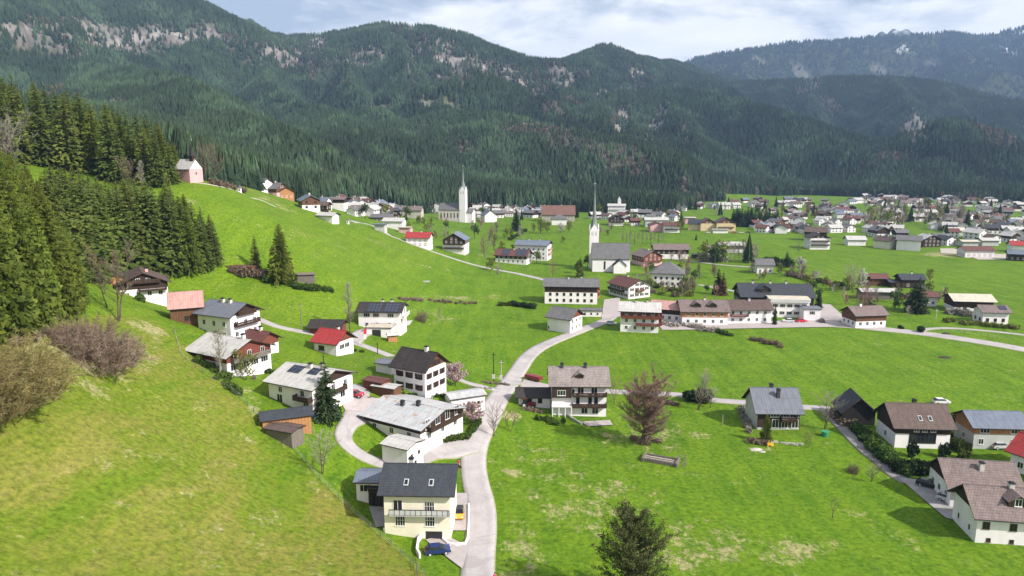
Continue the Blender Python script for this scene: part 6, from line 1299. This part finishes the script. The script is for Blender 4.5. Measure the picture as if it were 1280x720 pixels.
# yellow garden thing, green water butt, woodpile, boulders
def lump(px, py, sx, sy, sz, mat, name, label, cat, seed=1, yaw=0):
    rnd = random.Random(seed); x, y, z = G(px, py); mb = MB(); n_, m_ = 10, 6; v = []
    for j in range(m_ + 1):
        for i in range(n_):
            t, p = pi * j / m_, 2 * pi * i / n_; r_ = rnd.uniform(.85, 1.1); v.append((sx * sin(t) * cos(p) * r_, sy * sin(t) * sin(p) * r_, sz * cos(t) * r_))
    mb.add(v, [(j*n_+i, (j+1)*n_+i, (j+1)*n_+(i+1) % n_, j*n_+(i+1) % n_) for j in range(m_) for i in range(n_)]); o = mb.obj(name, mat); o.location = (x, y, z); o.rotation_euler.z = yaw; return tag(o, label, cat)
lump(945, 562, 1.6, .8, .35, 'stone', 'boulder', 'flat pale boulder in the lawn below the ribbed roof chalet', 'boulder', 2, .2); lump(953, 565, .8, .5, .25, 'stone', 'boulder', 'small pale boulder right of the flat one', 'boulder', 3)
plain('paint_green', (.04, .25, .14), .4, .05); plain('paint_yellow', (.65, .38, .04), .5, .05); plain('paint_blue', (.03, .12, .3), .4, .05)
x, y, z = G(1031, 545); b_ = MB(); b_.tube((0, 0, 0), (0, 0, 1.1), .75, .85, 14); b_.tube((0, 0, 1.1), (0, 0, 1.2), .9, .9, 14); o = b_.obj('water_butt', 'paint_green'); o.location = (x, y, z); tag(o, 'green garden tub beside the ribbed roof chalet', 'tub')
x, y, z = G(963, 558); b_ = MB(); b_.box(-.7, .7, -.06, .06, 0, .9); b_.box(-.1, .6, -.5, .5, .35, .45); b_.box(-.5, -.35, -.05, .05, .9, 1.5); o = b_.obj('garden_toy', 'paint_yellow'); o.location = (x, y, z); tag(o, 'yellow play seat on the lawn below the small spruce', 'play seat')
x, y, z = G(393, 524); b_ = MB(); b_.tube((0, 0, 0), (0, 0, 1.0), .35, .4, 12); b_.tube((0, 0, 1.0), (0, 0, 1.08), .43, .43, 12); o = b_.obj('rain_barrel', 'paint_blue'); o.location = (x, y, z); tag(o, 'blue barrel at the end of the orange shed', 'barrel')
x, y, z = G(404, 521); b_ = MB()
for i in range(5):
    for j in range(3): b_.tube((-1.0, -.6 + i * .3, .15 + j * .28), (1.0, -.6 + i * .3, .15 + j * .28), .14, .14, 7)
o = b_.obj('woodpile', 'timber_orange'); o.location = (x, y, z); tag(o, 'stacked firewood pile below the dark spruce', 'woodpile')
x, y, z = G(313, 337); b_ = MB()
for i in range(10):
    for j in range(4): b_.tube((-6.0, -1.8 + i * .4, .2 + j * .36), (6.0, -1.8 + i * .4, .2 + j * .36), .19, .19, 6)
o = b_.obj('log_pile', 'timber_brown'); o.location = G(300, 337); o.rotation_euler.z = R(-14); tag(o, 'long rust brown log pile left of the two meadow spruces', 'log pile')
house('low long shed with pale sheet edge behind the taller meadow spruce', 378, 341, 8, 4, 2.0, 10, 12, 'tiles_mauve', 'timber_grey', chim=B0, win={}, name='shed', cat='shed', ov=.3, og=.3)
x, y, z = G(533, 353); r_ = empty('cattle_trough', 'small white trough with posts in the middle of the hill meadow', 'trough', (x, y, z), .2); b_ = MB(); b_.box(-1.6, 1.6, -.5, .5, .1, .7); b_.obj('basin', 'concrete', r_); b_ = MB(); b_.tube((1.5, .7, -.2), (1.5, .7, 1.8), .08, .07, 6); b_.obj('post', 'bark_pale', r_)
for px, py in ((1126, 409), (1156, 417)): pass
for i, (px, py, s_) in enumerate(((1148, 415, 2.1), (1126, 411, 1.2))): shrub(px, py, s_, 'dark', 'round dark bush at the valley road fork' if i == 0 else 'smaller dark bush left of the round one at the road fork')
lump(1180, 447, 2.2, 1.2, .4, 'timber_dark', 'hay_heap', 'dark flat heap lying in the green field right of centre', 'heap', 5); lump(1182, 417.5, 1.8, 1.0, .6, 'timber_dark', 'hay_heap', 'small dark heap beside the valley road', 'heap', 6)
# ------------------------------------------------------------------ far valley villages: individual small houses
rooflist = [('sheet_light', 'pale grey'), ('tiles_grey', 'grey'), ('tiles_mauve', 'mauve'), ('tiles_brown', 'brown'), ('tiles_maroon', 'maroon'), ('sheet_blue', 'blue-grey'), ('tiles_slate', 'dark slate')]
PROTO = {}
def proto(ri, up, wide):
    L_, W_, He_ = (14, 11, 5.8) if wide else (10.5, 9.5, 5.4); tp = .5; key = (ri, up, wide)
    if key in PROTO: return PROTO[key]
    hs = He_ * .5; low = 'plaster_white'
    wb = MB(); wb.prism([(-W_/2, -2), (W_/2, -2), (W_/2, He_), (0, He_ + tp * W_/2 - .05), (-W_/2, He_)], -L_/2, L_/2)
    if up:
        wb = MB(); wb.box(-L_/2, L_/2, -W_/2, W_/2, -2, hs); ub = MB(); e = .08; ub.prism([(-W_/2-e, hs), (W_/2+e, hs), (W_/2+e, He_), (0, He_ + tp * W_/2 - .05), (-W_/2-e, He_)], -L_/2-e, L_/2+e)
    rb = MB(); w_ = W_/2 + 1; X = L_/2 + 1; ze = He_ - tp; za = He_ + tp * W_/2
    rb.prism([(-w_, ze), (0, za), (w_, ze), (w_, ze + .3), (0, za + .3), (-w_, ze + .3)][::-1], -X, X, 0)
    cbm = MB(); cbm.box(1.4, 2.2, -.4, .4, za - .5, za + 1.3)
    parts = [('wall', wb.mesh('wall', [low])), ('roof', rb.mesh('roof', [rooflist[ri][0]])), ('chimney', cbm.mesh('chimney', ['chimney_plaster']))]
    if up: parts.append(('timber_storey', ub.mesh('timber_storey', ['timber_dark' if up == 1 else 'timber_brown'])))
    PROTO[key] = (parts, L_, W_, He_); return PROTO[key]
wfar = MB(); wfar.box(-.6, .6, -.05, 0, 0, 1.35); WFAR = wfar.mesh('window', ['window_glass'])
NFAR = 0
def minor(x, y, z, yaw, ri, up, wide, label, group, windows=True, k=1.0):
    global NFAR
    parts, L_, W_, He_ = proto(ri, up, wide); r = empty('village_house', label, 'house', (x, y, z), yaw, group); r.scale = (k,) * 3; ro = None
    for nm, me_ in parts:
        o = link(nm, me_, r if nm != 'chimney' else ro); ro = o if nm == 'roof' else ro
    if windows:
        for f_ in (-.6, 0, .6):
            for zz in (1.0, 3.6): link('window', WFAR, r, (f_ * L_ / 2, -W_/2 - .1, zz))
        for f_ in (-.5, .5):
            for zz in (1.0, 3.6): link('window', WFAR, r, (L_/2 + .1, f_ * W_ / 2, zz), pi / 2)
    NFAR += 1
CL = [((440, 240, 505, 270), 42, 'in the hill hamlet left of the village church', 0), ((505, 241, 552, 264), 24, 'behind the guesthouse left of the village church', 0), ((590, 250, 682, 272), 34, 'between village church and rust-brown manor', 0),
 ((385, 243, 432, 262), 5, 'on the slope above the meadow crest', 0), ((738, 262, 800, 282), 8, 'around the turreted villa', 0), ((800, 262, 862, 276), 7, 'behind the pink gabled building', 0), ((872, 250, 965, 262), 12, 'on the high clearing above the yellow halls', 1),
 ((932, 283, 1008, 292), 13, 'along the street right of the yellow halls', 0), ((965, 252, 1072, 282), 44, 'in the hillside hamlet right of the spruce row', 1), ((1030, 284, 1060, 292), 4, 'beside the three bay guesthouse', 0), ((1084, 284, 1126, 298), 8, 'around the dark gabled apartment house', 0),
 ((1080, 242, 1300, 258), 60, 'in the farthest village quarter under the forest', 1), ((1160, 258, 1300, 282), 42, 'in the middle quarter of the right village', 1), ((1165, 282, 1300, 308), 28, 'around the white roofed halls on the right', 0), ((1085, 262, 1150, 282), 6, 'among the grey trees of the right village', 1), ((1240, 316, 1290, 322), 0, 'x', 0)]
occ = [(a, b_, r_) for a, b_, r_, _ in BUILT]; rnd = random.Random(21)
for (x0, y0, x1, y1), n_, where, lowdet in CL:
    c = 0; tr_n = 0
    while c < n_ and tr_n < n_ * 40:
        tr_n += 1; px, py = rnd.uniform(x0, x1), rnd.uniform(y0, y1); x, y, z = G(px, py); wide = rnd.random() < .4; rad = 7.4 if wide else 6
        if any((x - a) ** 2 + (y - b_) ** 2 < (rad + r_) ** 2 for a, b_, r_ in occ) or any((x - a) ** 2 + (y - b_) ** 2 < (rad + r_) ** 2 for a, b_, r_ in ROADPTS): continue
        if _interp(forest, np.array([x]), np.array([y]))[0] > .5: continue
        occ.append((x, y, rad)); ri = rnd.choices(range(7), (7, 5, 3, 4, 2, 3, 2))[0]; up = rnd.choices((0, 1, 2), (5, 3, 2))[0]
        minor(x, y, z, R(rnd.choice((-15, -35, 10, 0, -80, 70, -60)) + rnd.uniform(-8, 8)), ri, up, wide, ('white' if not up else 'timbered') + ' house with ' + rooflist[ri][1] + ' roof ' + where, ('white' if not up else 'timbered') + ' houses with ' + rooflist[ri][1] + ' roofs ' + where, y < 1050, rnd.uniform(.78, 1.0)); c += 1
print('far houses', NFAR)
# trees between the far houses
vb = {'bare': lowbare(201), 'grey': lowbare(202, 'twig_grey')}
def lowleaf(seed, mat):
    rn_ = random.Random(seed); mb = MB(); mb.tube((0, 0, -.05), (0, 0, .5), .02, .012, 5)
    L_ = [(Vector((rn_.uniform(-.14, .14), rn_.uniform(-.14, .14), rn_.uniform(.35, .8))), rn_.uniform(.12, .2)) for _ in range(6)]
    for i in range(260):
        c, r_ = rn_.choice(L_); d = Vector((rn_.gauss(0, 1), rn_.gauss(0, 1), rn_.gauss(0, 1))).normalized(); p = c + d * r_ * rn_.uniform(.5, 1.1); u = Vector((rn_.gauss(0, 1), rn_.gauss(0, 1), rn_.gauss(0, 1))).normalized() * .045; v_ = u.cross(Vector((rn_.gauss(0, 1), rn_.gauss(0, 1), 1))).normalized() * .035
        mb.add([p - u, p + v_, p + u, p - v_], [(0, 1, 2, 3)])
    return mb.mesh('crown', [mat])
vb['leaf'] = lowleaf(3, 'leaf_spring'); vb['green'] = lowleaf(4, 'leaf_hedge'); vb['con'] = lowcon(205, 6, 7, 'needle_dark'); vb['red'] = lowbare(207, 'twig_red')
TCL = [((440, 244, 560, 276), 32, 'hill hamlet'), ((590, 252, 690, 276), 24, 'hamlet beside the manor'), ((735, 258, 860, 284), 18, 'slopes around the turreted villa'), ((865, 256, 1075, 286), 32, 'hillside hamlet'), ((1080, 256, 1205, 285), 56, 'grey tree belt of the right village'), ((1160, 246, 1290, 300), 30, 'right village'), ((880, 312, 945, 330), 8, 'river bank'), ((500, 264, 560, 304), 18, 'gardens around the red roofed hill house'), ((588, 276, 668, 300), 10, 'green behind the solar farmhouse'), ((780, 318, 860, 350), 8, 'gardens by the red-brown chalet'), ((745, 285, 800, 300), 8, 'stream bank behind the church'), ((795, 338, 905, 372), 22, 'gardens around the hipped villa'), ((1000, 345, 1085, 384), 16, 'orchard left of the brown farmhouse'), ((1085, 366, 1185, 396), 16, 'orchard behind the brown farmhouse'), ((600, 296, 735, 348), 16, 'gardens around the solar farmhouse'), ((930, 340, 1010, 352), 8, 'stream below the lone cottage')]
for (x0, y0, x1, y1), n_, where in TCL:
    c = 0; tr_n = 0
    while c < n_ and tr_n < n_ * 30:
        tr_n += 1; px, py = rnd.uniform(x0, x1), rnd.uniform(y0, y1); x, y, z = G(px, py)
        if any((x - a) ** 2 + (y - b_) ** 2 < (r_ + 2) ** 2 for a, b_, r_ in occ): continue
        kd = rnd.choices(('bare', 'grey', 'leaf', 'green', 'con', 'red'), (4, 4, 3, 3, 0, 1) if any(q in where for q in ('garden', 'orchard', 'stream', 'green')) else (4, 4, 3, 2, 3, 1) if 'belt' not in where else (6, 7, 2, 0, 1, 1))[0]; h_ = rnd.uniform(8, 15) * (1.35 if 'belt' in where else .62 if ('garden' in where or 'orchard' in where or 'stream' in where) else 1) if kd != 'con' else rnd.uniform(11, 20); k_ = 2.2 if kd in ('bare', 'grey', 'red') else 1.5 if kd != 'con' else 1.2
        nm = {'bare': 'brown leafless tree', 'grey': 'grey leafless tree', 'leaf': 'yellow-green tree', 'green': 'dark green leafy tree', 'con': 'small conifer', 'red': 'reddish bare tree'}[kd]
        o = link({'con': 'conifer', 'leaf': 'leafy_tree', 'green': 'leafy_tree'}.get(kd, 'leafless_tree'), vb[kd], None, (x, y, z - .3), rnd.random() * 6.28); o.scale = (h_ * k_ * .8, h_ * k_ * .8, h_); tag(o, nm + ' between the houses of the ' + where, 'tree', nm + 's of the ' + where); c += 1
print('objects', len(bpy.data.objects))
